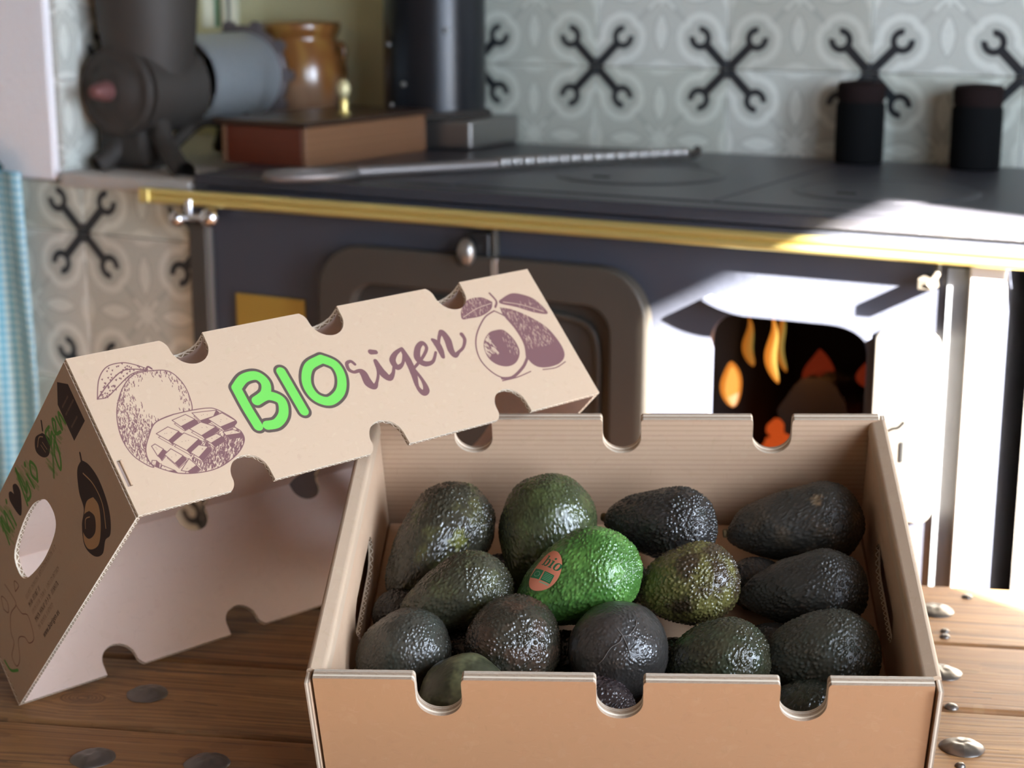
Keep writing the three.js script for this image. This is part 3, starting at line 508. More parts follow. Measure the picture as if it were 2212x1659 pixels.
{
  // a split billet holds up the back of the box
  const geo = new THREE.CylinderGeometry(0.0405, 0.0415, 0.2, 28, 6).rotateZ(Math.PI / 2), p = geo.attributes.position;
  for (let i = 0; i < p.count; i++) { const k = 1 + 0.05 * noise3(p.getX(i) * 14, p.getY(i) * 40, p.getZ(i) * 40); p.setY(i, p.getY(i) * k); p.setZ(i, p.getZ(i) * k); } geo.computeVertexNormals();
  const m = mesh('billet', geo, std({ color: 0x6a4a30, roughness: 0.9 })); scene.add(m); tag(m, 'round wooden billet under the raised back of the avocado box', 'log');
  m.position.copy(boxPoint(0.03, -BH, -0.225)); m.position.y = TABLE + 0.043; m.rotation.y = 0.06;
}

// ------------------------------------------------------------------ printed lid: local axes at the near left end of its open rim
const LA = 0.4049, LB = 0.3091, LC = 0.1211, LT = 0.0036;
function smooth(x, pts, closed = true, f = (q) => q) {
  const c = new THREE.SplineCurve((closed ? [...pts, pts[0]] : pts).map(([a, b]) => new THREE.Vector2(a, b))), q = c.getPoints(pts.length * 8);
  x.beginPath(); q.forEach((v, i) => { const [a, b] = f([v.x, v.y]); i ? x.lineTo(a, b) : x.moveTo(a, b); }); if (closed) x.closePath();
}
// brush: a spline whose width follows the widths given along it
function brush(x, pts, widths, f, k) {
  const c = new THREE.SplineCurve(pts.map(([a, b]) => new THREE.Vector2(a, b)));
  for (let i = 0; i <= pts.length * 26; i++) { const t = i / (pts.length * 26), v = c.getPoint(t), s = t * (widths.length - 1), j = Math.min(widths.length - 2, Math.floor(s)), w = widths[j] + (widths[j + 1] - widths[j]) * (s - j); const [a, b] = f([v.x, v.y]); x.beginPath(); x.arc(a, b, w * k / 2, 0, 7); x.fill(); }
}
function inside(pt, pg) { let r = false; for (let i = 0, j = pg.length - 1; i < pg.length; j = i++) if ((pg[i][1] > pt[1]) !== (pg[j][1] > pt[1]) && pt[0] < (pg[j][0] - pg[i][0]) * (pt[1] - pg[i][1]) / (pg[j][1] - pg[i][1]) + pg[i][0]) r = !r; return r; }
const INK = '#6b4848';
function longPrint() {
  const K = 5, Wd = Math.round(405 * K), Hd = Math.round(121 * K), [c, x] = kraftCanvas(Wd, Hd, KRAFT, 0.6), f = ([a, b]) => [a * K, Hd - b * K];
  x.lineCap = x.lineJoin = 'round';
  const fillP = (pts, col) => { smooth(x, pts, true, f); x.fillStyle = col; x.fill(); }, line = (pts, w, closed = true, col = INK) => { smooth(x, pts, closed, f); x.strokeStyle = col; x.lineWidth = w * K; x.stroke(); };
  const flat = (pts, col, w) => { x.beginPath(); pts.forEach((q, i) => { const [a, b] = f(q); i ? x.lineTo(a, b) : x.moveTo(a, b); }); x.closePath(); if (col) { x.fillStyle = col; x.fill(); } if (w) { x.strokeStyle = INK; x.lineWidth = w * K; x.stroke(); } };
  // mango with its leaf, hatched along the edges
  const mango = [[51, 100], [65, 97], [71, 88], [72, 76], [68, 63], [55, 64], [40, 61], [31, 52], [25, 43], [24, 34], [25, 30], [21, 33], [15, 42], [13, 54], [15, 67], [20, 79], [29, 91], [40, 99]];
  line(mango, 0.7);
  for (let i = 0; i < 3400; i++) {
    const q = [rr(12, 73), rr(28, 101)]; if (!inside(q, mango)) continue;
    const d = Math.hypot((q[0] - 50) / 22, (q[1] - 78) / 26); if (rnd() > (d - 0.55) * 1.3) continue;
    const a = f(q), l = rr(0.6, 2.2) * K; x.strokeStyle = INK; x.lineWidth = rr(0.25, 0.6) * K; x.beginPath(); x.moveTo(...a); x.lineTo(a[0] + (rnd() < 0.5 ? 0.15 : 0.9) * l * 0.6, a[1] - l); x.stroke();
  }
  const leaf = [[9, 87], [16, 101], [25, 109], [36, 110], [44, 107], [52, 101], [45, 101], [37, 99], [25, 92], [16, 87]];
  fillP(leaf, KRAFT); line(leaf, 0.7); line([[9, 87], [22, 97], [36, 104], [51, 101]], 0.8, false);
  for (let i = 0; i < 130; i++) { const q = [rr(9, 50), rr(87, 110)]; if (inside(q, leaf)) { const a = f(q); x.fillStyle = INK; x.beginPath(); x.moveTo(...a); x.lineTo(a[0] + 1.6 * K, a[1] - 0.3 * K); x.lineTo(a[0] + 0.5 * K, a[1] + 1.3 * K); x.fill(); } }
  line([[50, 100], [53, 103], [55, 101]], 1.3, false);
  // the cut cheek with its cubes
  const piece = [[55, 64], [68, 64], [80, 63], [87, 60], [96, 49], [93, 45], [96, 40], [95, 33], [86, 25], [71, 19], [57, 18], [41, 21], [29, 28], [24, 34], [25, 43], [31, 52], [40, 61]];
  fillP(piece, KRAFT); x.save(); smooth(x, piece, true, f); x.clip();
  for (let i = 0; i < 900; i++) { const q = [rr(52, 96), rr(18, 42)]; if (q[1] < 45 - (96 - q[0]) * 0.2) { const a = f(q), l = rr(0.8, 2.4) * K; x.strokeStyle = INK; x.lineWidth = rr(0.3, 0.7) * K; x.beginPath(); x.moveTo(...a); x.lineTo(a[0] + l * 0.7, a[1] - l); x.stroke(); } }
  const cubes = [[[68, 62], [86, 60], [82, 56], [71, 55]], [[52, 60], [63, 62], [68, 57], [56, 54]], [[77, 55], [89, 57], [96, 49], [83, 47]], [[61, 51], [71, 54], [80, 48], [67, 44]], [[37, 53], [47, 56], [53, 51], [43, 46]], [[45, 44], [56, 49], [64, 42], [52, 36]], [[68, 41], [78, 43], [81, 40], [71, 37]], [[83, 43], [91, 43], [96, 39], [84, 40]], [[30, 45], [33, 46], [37, 41], [31, 37]], [[36, 37], [42, 40], [48, 33], [40, 29]], [[54, 34], [62, 38], [68, 35], [58, 29]], [[26, 35], [29, 34], [26, 30], [24, 32]], [[31, 30], [38, 24], [33, 25], [29, 28]], [[42, 23], [51, 30], [54, 24], [46, 21]]];
  for (const q of cubes) { const [m0, m1] = [q.reduce((s, v) => s + v[0], 0) / 4, q.reduce((s, v) => s + v[1], 0) / 4]; flat(q.map(([a, b]) => [a + (a - m0) * 0.16 + 1.6, b + (b - m1) * 0.16 - 3.2]), KRAFT, 0.4); flat([q[2], q[3], [q[3][0] + 1.4, q[3][1] - 3.6], [q[2][0] + 1.4, q[2][1] - 3.4]], INK); flat([q[1], q[2], [q[2][0] + 1.6, q[2][1] - 3], [q[1][0] + 1.2, q[1][1] - 2]], INK); }
  for (const q of cubes) { flat(q, KRAFT, 0.55); for (let k = 0; k < 3; k++) { const a = f([q[0][0] + (q[2][0] - q[0][0]) * rr(0.3, 0.7), q[0][1] + (q[2][1] - q[0][1]) * rr(0.3, 0.7)]); x.fillStyle = INK; x.fillRect(a[0], a[1], 2, 2); } }
  x.restore(); line(piece, 0.7);
  // BIO in rounded green letters with a dark outline
  const B1 = [[117, 40], [109, 42], [108, 73], [118, 79], [128, 78], [131, 72], [127, 64], [118, 60]];
  const letters = [[[110, 41], [108.5, 57], [108, 73]], [[108, 73], [117, 79], [127, 79], [131, 72], [127, 64], [118, 60]], [[118, 60], [128, 62], [136, 56], [133, 46], [125, 40], [117, 40]], [[147, 78], [148, 61], [149, 44]]];
  const O = [[183, 81], [191, 74], [191, 63], [184, 52], [172, 47], [163, 53], [162, 65], [170, 77]];
  for (const [w, col] of [[11.6, '#4f4038'], [7.2, '#66bb4a']]) { x.strokeStyle = col; x.lineWidth = w * K; for (const l of letters) { smooth(x, l, false, f); x.stroke(); } smooth(x, O, true, f); x.stroke(); }
  // rigen in brush script
  x.fillStyle = INK; const br = (p, w) => brush(x, p, w.map((q) => q * 1.4 + 0.25), f, K);
  br([[207, 71], [205, 74], [201, 73], [200, 68], [203, 65], [208, 65], [210, 62], [210, 54], [213, 50], [217, 53], [222, 60], [225, 70]], [1.5, 1.6, 1.8, 2, 1.6, 2, 4, 5, 3, 1.5, 1.4, 1.6]);
  br([[225, 70], [225, 64], [226, 58], [229, 54], [234, 57], [238, 63]], [2.2, 3.6, 4.4, 3.4, 1.8, 1.4]); br([[225, 78], [229, 77]], [3, 2.4]);
  br([[251, 75], [244, 72], [239, 67], [240, 61], [246, 63], [251, 70], [252, 75]], [1.6, 2.6, 3.6, 3.2, 1.6, 1.6, 1.8]);
  br([[252, 75], [252, 65], [251, 54], [248, 42], [250, 36], [254, 38], [255, 46], [253, 57]], [2, 4, 4, 2, 3.4, 3.6, 2, 1.4]);
  br([[253, 57], [265, 64], [273, 71], [272, 76], [266, 73], [261, 65], [264, 59], [272, 59], [279, 66]], [1.4, 1.6, 1.8, 2.4, 3.2, 4, 3.4, 1.8, 1.4]);
  br([[282, 77], [284, 73], [284, 67], [283, 61]], [1.6, 4.2, 3.8, 2.2]); br([[283, 61], [286, 73], [291, 80], [294, 81], [295, 74], [293, 65], [294, 60], [299, 62], [305, 65], [310, 71], [310, 76]], [1.4, 1.6, 2, 3.4, 4.4, 4, 3, 1.6, 1.5, 2, 2.4]);
  // the avocado, halved, with its twin and leaves
  const half = [[351, 90], [339, 86], [325, 75], [317, 64], [314, 52], [317, 41], [324, 33], [334, 31], [348, 37], [357, 44], [362, 56], [362, 70], [359, 82]];
  const back = [[358, 92], [368, 88], [380, 79], [391, 66], [395, 50], [393, 39], [384, 33], [371, 32], [361, 35], [357, 43], [360, 56], [361, 69], [357, 82]];
  const flecks = (pg, n, x0, x1, y0, y1, col = KRAFT) => { for (let i = 0; i < n; i++) { const q = [rr(x0, x1), rr(y0, y1)]; if (!inside(q, pg)) continue; const a = f(q), l = rr(0.6, 3) * K; x.strokeStyle = col; x.lineWidth = rr(0.15, 0.4) * K; x.beginPath(); x.moveTo(...a); x.lineTo(a[0] + l * 0.25, a[1] - l); x.stroke(); } };
  fillP(back, INK); flecks(back, 420, 356, 390, 50, 92);
  const lr = [[361, 98], [376, 102], [388, 98], [396, 91], [400, 78], [388, 81], [374, 89], [361, 95]], ll = [[354, 98], [346, 104], [332, 104], [322, 97], [318, 89], [325, 88], [337, 88], [349, 92]];
  fillP(lr, INK); fillP(ll, INK); flecks(ll, 110, 320, 354, 88, 104); line([[320, 90], [336, 95], [352, 97]], 0.5, false, KRAFT); line([[364, 96], [380, 90], [397, 80]], 0.6, false, KRAFT); flecks(lr, 40, 376, 398, 79, 92);
  fillP(half, KRAFT); line(half, 1.2); line([[357, 44], [362, 56], [362, 70], [359, 82]], 2.6, false); line([[324, 32], [334, 31], [348, 37], [357, 44]], 2.4, false);
  const pit = [[345, 73], [335, 72], [325, 64], [322, 53], [326, 45], [335, 41], [345, 43], [353, 51], [354, 62], [350, 71]];
  fillP(pit, INK); for (let i = 0; i < 90; i++) { const q = [rr(322, 334), rr(52, 71)]; if (inside(q, pit)) { const a = f(q); x.strokeStyle = KRAFT; x.lineWidth = 0.6 * K; x.beginPath(); x.moveTo(...a); x.lineTo(a[0] - 1.2 * K, a[1] - rr(2, 5) * K); x.stroke(); } }
  flecks(pit, 60, 344, 354, 48, 70); line(pit, 0.5);
  line([[356, 106], [358, 98], [354, 93]], 1.8, false); line([[323, 30], [338, 30], [353, 32]], 0.9, false); line([[365, 31], [378, 30], [390, 33]], 0.9, false);
  return c;
}
function endPrint() {                                // x runs along the end wall, 0 at the far rim corner to 309 at the near one
  const K = 5, Wd = Math.round(309 * K), Hd = Math.round(121 * K), [c, x] = kraftCanvas(Wd, Hd, KRAFT, 0.6), f = ([a, b]) => [(a + 309) * K, Hd - b * K];
  x.lineCap = x.lineJoin = 'round'; const ink = '#33221c';
  const fillP = (pts, col) => { smooth(x, pts, true, f); x.fillStyle = col; x.fill(); }, line = (pts, w, closed = false, col = ink) => { smooth(x, pts, closed, f); x.strokeStyle = col; x.lineWidth = w * K; x.stroke(); };
  const pg = (pts, col) => { x.beginPath(); pts.forEach((q, i) => { const [a, b] = f(q); i ? x.lineTo(a, b) : x.moveTo(a, b); }); x.fillStyle = col; x.fill(); };
  pg([[-24, 118], [-11, 108], [-11, 79], [-37, 79], [-37, 108]], ink);
  for (const [y, l] of [[103, 13], [97, 17], [87, 15]]) for (let t = 0; t < l; t += 5) line([[-32 + t, y], [-32 + t + rr(2.6, 4), y]], 1.6, false, '#5c4638');
  fillP([[-76, 109], [-70, 100], [-80, 94], [-91, 98], [-97, 107], [-89, 113]], ink); line([[-74, 110], [-70, 115]], 2); line([[-92, 107], [-84, 110], [-78, 107]], 0.9, false, '#a98560'); line([[-86, 105], [-84, 98]], 0.7, false, '#a98560'); line([[-82, 105], [-80, 98]], 0.7, false, '#a98560');
  // green brush scrawl, too loose to read, round a heart
  const scrawl = (pts, n) => { for (let i = 0; i < n; i++) { const q = [rr(Math.min(...pts.map((p) => p[0])), Math.max(...pts.map((p) => p[0]))), rr(Math.min(...pts.map((p) => p[1])), Math.max(...pts.map((p) => p[1])))]; if (inside(q, pts)) { const a = f(q), l = rr(4, 11) * K; x.strokeStyle = `rgba(72,128,44,${rr(0.12, 0.3)})`; x.lineWidth = rr(1.2, 3) * K; x.beginPath(); x.moveTo(a[0] - l * 0.3, a[1] - l * 0.5); x.lineTo(a[0] + l * 0.25, a[1] + l * 0.5); x.stroke(); } } };
  const G = '#4f8a35'; scrawl([[-206, 110], [-190, 112], [-176, 104], [-182, 92], [-200, 88]], 46); scrawl([[-145, 116], [-118, 108], [-108, 100], [-120, 92], [-143, 93]], 60); scrawl([[-70, 104], [-46, 102], [-36, 96], [-60, 90], [-88, 78], [-90, 90]], 70);
  const wr = (p, w = 2.5) => line(p, w, false, 'rgba(70,134,42,0.85)');
  wr([[-203, 88], [-199, 108], [-194, 94], [-188, 108], [-184, 91]]); wr([[-179, 103], [-178, 91]]); wr([[-178, 110], [-177, 111]], 3);
  wr([[-146, 90], [-140, 117], [-139, 97], [-132, 101], [-134, 92], [-143, 92]]); wr([[-126, 104], [-124, 92]]); wr([[-123, 110], [-122, 111]], 3); wr([[-115, 92], [-108, 99], [-113, 107], [-119, 100], [-114, 92]]);
  wr([[-63, 106], [-72, 106], [-71, 97], [-62, 101], [-66, 84], [-74, 78], [-72, 90], [-60, 97]]); wr([[-57, 97], [-51, 103], [-54, 106], [-58, 98], [-50, 94]]); wr([[-47, 104], [-46, 94], [-41, 104], [-38, 94]]);
  line([[-141, 116], [-136, 104], [-142, 93]], 2.6, false, 'rgba(66,122,40,0.6)'); line([[-204, 100], [-196, 108], [-193, 94]], 2.6, false, 'rgba(66,122,40,0.6)'); line([[-66, 104], [-76, 90], [-88, 80]], 2.8, false, 'rgba(66,122,40,0.6)');
  fillP([[-160, 107], [-156, 112], [-149, 109], [-149, 101], [-164, 91], [-171, 106], [-168, 112], [-163, 111]], ink);
  // avocado whole and halved
  fillP([[-39, 65], [-51, 64], [-62, 53], [-66, 42], [-79, 36], [-88, 25], [-81, 13], [-68, 8], [-56, 12], [-46, 11], [-36, 18], [-30, 29], [-28, 44], [-32, 57]], ink); line([[-40, 64], [-37, 69]], 2.4);
  fillP([[-46, 40], [-58, 43], [-71, 38], [-85, 29], [-84, 20], [-68, 15], [-53, 22], [-44, 32]], '#b48d62'); fillP([[-60, 37], [-70, 39], [-81, 33], [-78, 25], [-65, 23], [-56, 30]], ink); line([[-63, 34], [-70, 36], [-76, 32]], 0.8, false, '#b48d62');
  line([[-45, 58], [-38, 45], [-38, 30], [-48, 17]], 1.1, false, '#b48d62');
  // small print, blurred past reading but for the web line
  for (const [row, len, w] of [[0, 82, 0.6], [1, 30, 1.1], [2, 74, 0.6], [3, 62, 1.1], [4, 38, 0.6]]) for (let t = 0; t < len; t += 1.9) if (rnd() > 0.12) { const q = f([-214 + t, 46 - row * 6.2]); x.strokeStyle = w > 1 ? 'rgba(62,42,30,0.8)' : 'rgba(78,54,38,0.65)'; x.lineWidth = w * K * 0.55; x.beginPath(); x.moveTo(q[0], q[1]); x.lineTo(q[0] + rr(-3, 3), q[1] - 17); if (rnd() > 0.4) x.lineTo(q[0] + rr(3, 7), q[1] - rr(0, 17)); x.stroke(); }
  const web = f([-212, 13]); x.fillStyle = ink; x.font = 'bold 26px sans-serif'; x.fillText('www.biorigen.es', web[0], web[1]);
  line([[-241, 73], [-236, 59], [-237, 53], [-253, 53], [-266, 44], [-269, 36], [-283, 31], [-282, 22], [-271, 23], [-258, 34], [-246, 30], [-242, 23], [-230, 22], [-224, 37], [-233, 44], [-237, 53]], 0.7, false, '#6b4236');
  line([[-262, 62], [-256, 70], [-250, 62], [-256, 56]], 0.7, true, '#6b4236'); line([[-300, 35], [-296, 25], [-283, 19]], 2.4, false, G); line([[-228, 60], [-222, 66], [-218, 60]], 0.7, true, '#6b4236');
  return c;
}
{
  const g = thing('box_lid', 'printed kraft cardboard lid with green lettering, leaning on the box rim', 'lid');
  g.quaternion.setFromRotationMatrix(new THREE.Matrix4().makeBasis(V(0.75763, 0.03876, -0.65153), V(-0.46619, 0.73078, -0.49863), V(0.4568, 0.68151, 0.57173))); g.position.set(-0.2379, EYE - 0.3270, -1.0036);
  const printA = std({ map: texture(longPrint(), { repeat: [1 / LA, 1 / LC] }), roughness: 0.78 }), eT = texture(endPrint(), { repeat: [1 / LB, 1 / LC] }); const printE = std({ map: eT, roughness: 0.78 });
  const panel = (name, shape, front, pos, rot) => { const [pgm, mats] = board(shape, LT, front, kraftPale, 1), m = mesh(name, pgm, mats, g); m.position.set(...pos); m.rotation.set(...rot); return m; };
  // long wall: U notches in the open rim and at the fold, each flared on its left
  const NC = [0.0885, 0.2025, 0.319];
  const long = (x0, x1, flip) => {
    const s = new THREE.Shape(), cs = NC.map((c) => flip ? LA - c : c); if (flip) cs.reverse(); s.moveTo(x0, 0);
    for (const c of cs) { s.lineTo(c - 0.019, 0); s.quadraticCurveTo(c - 0.0145, 0.003, c - 0.0145, 0.0085); s.absarc(c, 0.0085, 0.0145, Math.PI, 0, true); s.lineTo(c + 0.0148, 0); }
    s.lineTo(x1, 0); s.lineTo(x1, LC);
    for (const c of [...cs].reverse()) { s.lineTo(c + 0.0148, LC); s.lineTo(c + 0.0145, LC - 0.0085); s.absarc(c, LC - 0.0085, 0.0145, 0, -Math.PI, true); s.quadraticCurveTo(c - 0.0145, LC - 0.003, c - 0.019, LC); }
    s.lineTo(x0, LC); s.closePath(); return s;
  };
  const sa = long(0.0006, LA, false); const slit = new THREE.Path(); slit.moveTo(0.0025, 0.021); slit.lineTo(0.0062, 0.021); slit.lineTo(0.0062, 0.041); slit.lineTo(0.0025, 0.041); slit.closePath(); sa.holes.push(slit);
  panel('long_panel', sa, printA, [0, 0, 0], [0, 0, 0]);
  panel('long_panel', long(0, LA, true), kraftOut, [LA, 0, -LB], [0, Math.PI, 0]);
  const ends = (fx) => { const s = poly([[LT, 0], [LB - LT, 0], [LB - LT, LC - 0.0004], [LT, LC - 0.0004]]); s.holes.push(new THREE.Path(new THREE.SplineCurve([[-127, 83], [-114, 76], [-112, 62], [-124, 54], [-160, 51], [-200, 57], [-208, 68], [-200, 80], [-165, 86], [-140, 86], [-127, 83]].map(([a, b]) => new THREE.Vector2(fx(a / 1000), b / 1000))).getPoints(48))); return s; };
  panel('end_panel', ends((q) => q + LB), printE, [0, 0, -LB], [0, -Math.PI / 2, 0]);
  panel('end_panel', ends((q) => -q), kraftOut, [LA, 0, 0], [0, Math.PI / 2, 0]);
  // top sheet, cut away where the fold notches run on into it
  const ts = new THREE.Shape(), y0 = LT, y1 = LB - LT; ts.moveTo(LT, y0);
  for (const c of NC) { ts.lineTo(c - 0.0145, y0); ts.lineTo(c - 0.0145, y0 + 0.006); ts.absarc(c, y0 + 0.006, 0.0145, Math.PI, 0, true); ts.lineTo(c + 0.0145, y0); }
  ts.lineTo(LA - LT, y0); ts.lineTo(LA - LT, y1);
  for (const c of [...NC].reverse()) { ts.lineTo(c + 0.0145, y1); ts.lineTo(c + 0.0145, y1 - 0.006); ts.absarc(c, y1 - 0.006, 0.0145, 0, -Math.PI, true); ts.lineTo(c - 0.0145, y1); }
  ts.lineTo(LT, y1); ts.closePath();
  panel('top_panel', ts, kraftOut, [0, LC - 0.0004, 0], [-Math.PI / 2, 0, 0]);
  mesh('tab', rbox(0.0013, 0.019, 0.0022, 0.0005).translate(0.0054, 0.031, -0.0005), kraftIn, g);
}

// ------------------------------------------------------------------ avocados
const hash = (x, y, z) => { let h = (x * 374761393 + y * 668265263 + z * 2147483647) | 0; h = Math.imul(h ^ (h >>> 13), 1274126177); h ^= h >>> 16; return (h >>> 0) / 4294967296; };
function worley(x, y, z) {
  const X = Math.floor(x), Y = Math.floor(y), Z = Math.floor(z); let d1 = 9;
  for (let i = -1; i < 2; i++) for (let j = -1; j < 2; j++) for (let k = -1; k < 2; k++) {
    const a = X + i, b = Y + j, c = Z + k, dx = a + hash(a, b, c) - x, dy = b + hash(b + 17, c, a) - y, dz = c + hash(c + 5, a + 31, b) - z, d = dx * dx + dy * dy + dz * dz; if (d < d1) d1 = d;
  }
  return Math.sqrt(d1);
}
// skin along +x: blossom end at -r, stem end at d
function avocado(i, { c, neck, r, d, bump, base, patch, patchAt, share = 0.3, gloss = 0.27, scar, patchDir }, label) {
  const ax = V(...neck).normalize().transformDirection(boxM), quat = new THREE.Quaternion().setFromUnitVectors(V(1, 0, 0), ax), back = quat.clone().invert(), here = boxPoint(...c);
  const toEye = camera.position.clone().sub(here).normalize(), right = V(0, 1, 0).cross(toEye).normalize(), up = toEye.clone().cross(right);
  const facing = (a, b) => right.clone().multiplyScalar(a).addScaledVector(up, b).addScaledVector(toEye, Math.sqrt(Math.max(0, 1 - a * a - b * b))).applyQuaternion(back);   // a skin point named by where it faces
  if (patchDir) { const q = facing(patchDir[0], patchDir[1]).multiplyScalar(r); patchAt = [q.x, q.y, q.z, patchDir[2]]; }
  const [nu, nv] = i < 13 ? [330, 220] : [200, 140], pos = [], col = [], idx = [], B = new THREE.Color(base), Pc = new THREE.Color(patch ?? base), s0 = i * 13.7, tint = new THREE.Color();
  for (let v = 0; v <= nv; v++) {
    const th = Math.PI * v / nv, ct = -Math.cos(th), x = ct < 0 ? ct * r : ct * d, s = Math.max(0, ct), rad = r * Math.pow(Math.sin(th), ct < 0 ? 1 : 0.84) * (ct < 0 ? 1 : 1 - 0.30 * s * s * Math.min(1, d / r - 0.6));
    for (let u = 0; u <= nu; u++) {
      const a = 2 * Math.PI * (u % nu) / nu; let p = [x, rad * Math.cos(a), rad * Math.sin(a)];
      const lump = 1 + 0.035 * noise3(p[0] * 28 + s0, p[1] * 28, p[2] * 28);
      const w = worley(p[0] * 420 + s0 * 3, p[1] * 420, p[2] * 420), w2 = noise3(p[0] * 800 + s0, p[1] * 800, p[2] * 800), soft = 0.65 + 0.35 * noise3(p[0] * 45, p[1] * 45 + s0, p[2] * 45);
      const h = 1.35 * bump * soft * (THREE.MathUtils.smoothstep(0.66 - w, 0, 0.52) + 0.14 * w2), len = Math.hypot(...p) || 1;
      p = p.map((q) => q * lump + q / len * h); pos.push(...p);
      const n1 = noise3(p[0] * 38 + s0, p[1] * 38, p[2] * 38 + 4), n2 = noise3(p[0] * 210, p[1] * 210 + s0, p[2] * 210);
      let k = THREE.MathUtils.smoothstep(n1 + 0.25 * n2, 0.2 - share, 1.2 - share);
      if (patchAt) { const q = patchAt, dd = Math.hypot(p[0] - q[0], p[1] - q[1], p[2] - q[2]) / q[3]; k = Math.max(k * 0.3, THREE.MathUtils.smoothstep(1.05 - dd + 0.5 * n2 * 0.6, 0.1, 0.6)); }
      tint.copy(B).lerp(Pc, k).multiplyScalar(1 + 0.22 * n2); col.push(tint.r, tint.g, tint.b);
    }
  }
  for (let v = 0; v < nv; v++) for (let u = 0; u < nu; u++) { const a = v * (nu + 1) + u, b = a + nu + 1; idx.push(a, a + 1, b, b, a + 1, b + 1); }
  const geo = new THREE.BufferGeometry(); geo.setAttribute('position', new THREE.Float32BufferAttribute(pos, 3)); geo.setAttribute('color', new THREE.Float32BufferAttribute(col, 3)); geo.setIndex(idx);
  geo.computeVertexNormals();
  const nn = geo.attributes.normal; for (let v = 0; v <= nv; v++) { const a = v * (nu + 1), b = a + nu; const q = [nn.getX(a) + nn.getX(b), nn.getY(a) + nn.getY(b), nn.getZ(a) + nn.getZ(b)], l = Math.hypot(...q) || 1; for (const k of [a, b]) nn.setXYZ(k, q[0] / l, q[1] / l, q[2] / l); }
  const g = thing('avocado', label, 'avocado'); g.position.copy(boxPoint(...c));
  g.quaternion.copy(quat);
  mesh('skin', geo, phys({ vertexColors: true, roughness: gloss, ior: 1.6 }), g);
  if (scar) {
    const vein = [[[0.09, 0.28], [0.04, 0.17], [-0.13, 0.05], [-0.3, -0.2], [-0.55, -0.42]], [[0.09, 0.28], [0.2, 0.30], [0.33, 0.45], [0.36, 0.6]], [[0.09, 0.28], [-0.04, 0.46], [-0.1, 0.62]], [[0.09, 0.28], [0.35, 0.27], [0.62, 0.12]], [[0.09, 0.28], [0.2, 0.06], [0.24, -0.12]]];
    const geos = vein.map((pts) => tube(pts.map(([a, b]) => facing(a, b).multiplyScalar(r * 1.004 + bump * 0.7)), 0.00035, 40, 6));
    mesh('scar_veins', mergeGeometries(geos), std({ color: 0x57504a, roughness: 0.6 }), g);
  }
  mesh('stem_button', lathe([[0, 0.0018], [0.0028, 0.0014], [0.0034, 0], [0.003, -0.002]], 16).rotateZ(-Math.PI / 2).translate(d * 1.0 + bump * 0.6, 0, 0), std({ color: 0x6e5a3a, roughness: 0.8 }), g);
  return g;
}
const DARK = 0x39362a, BLK = 0x2b2825;
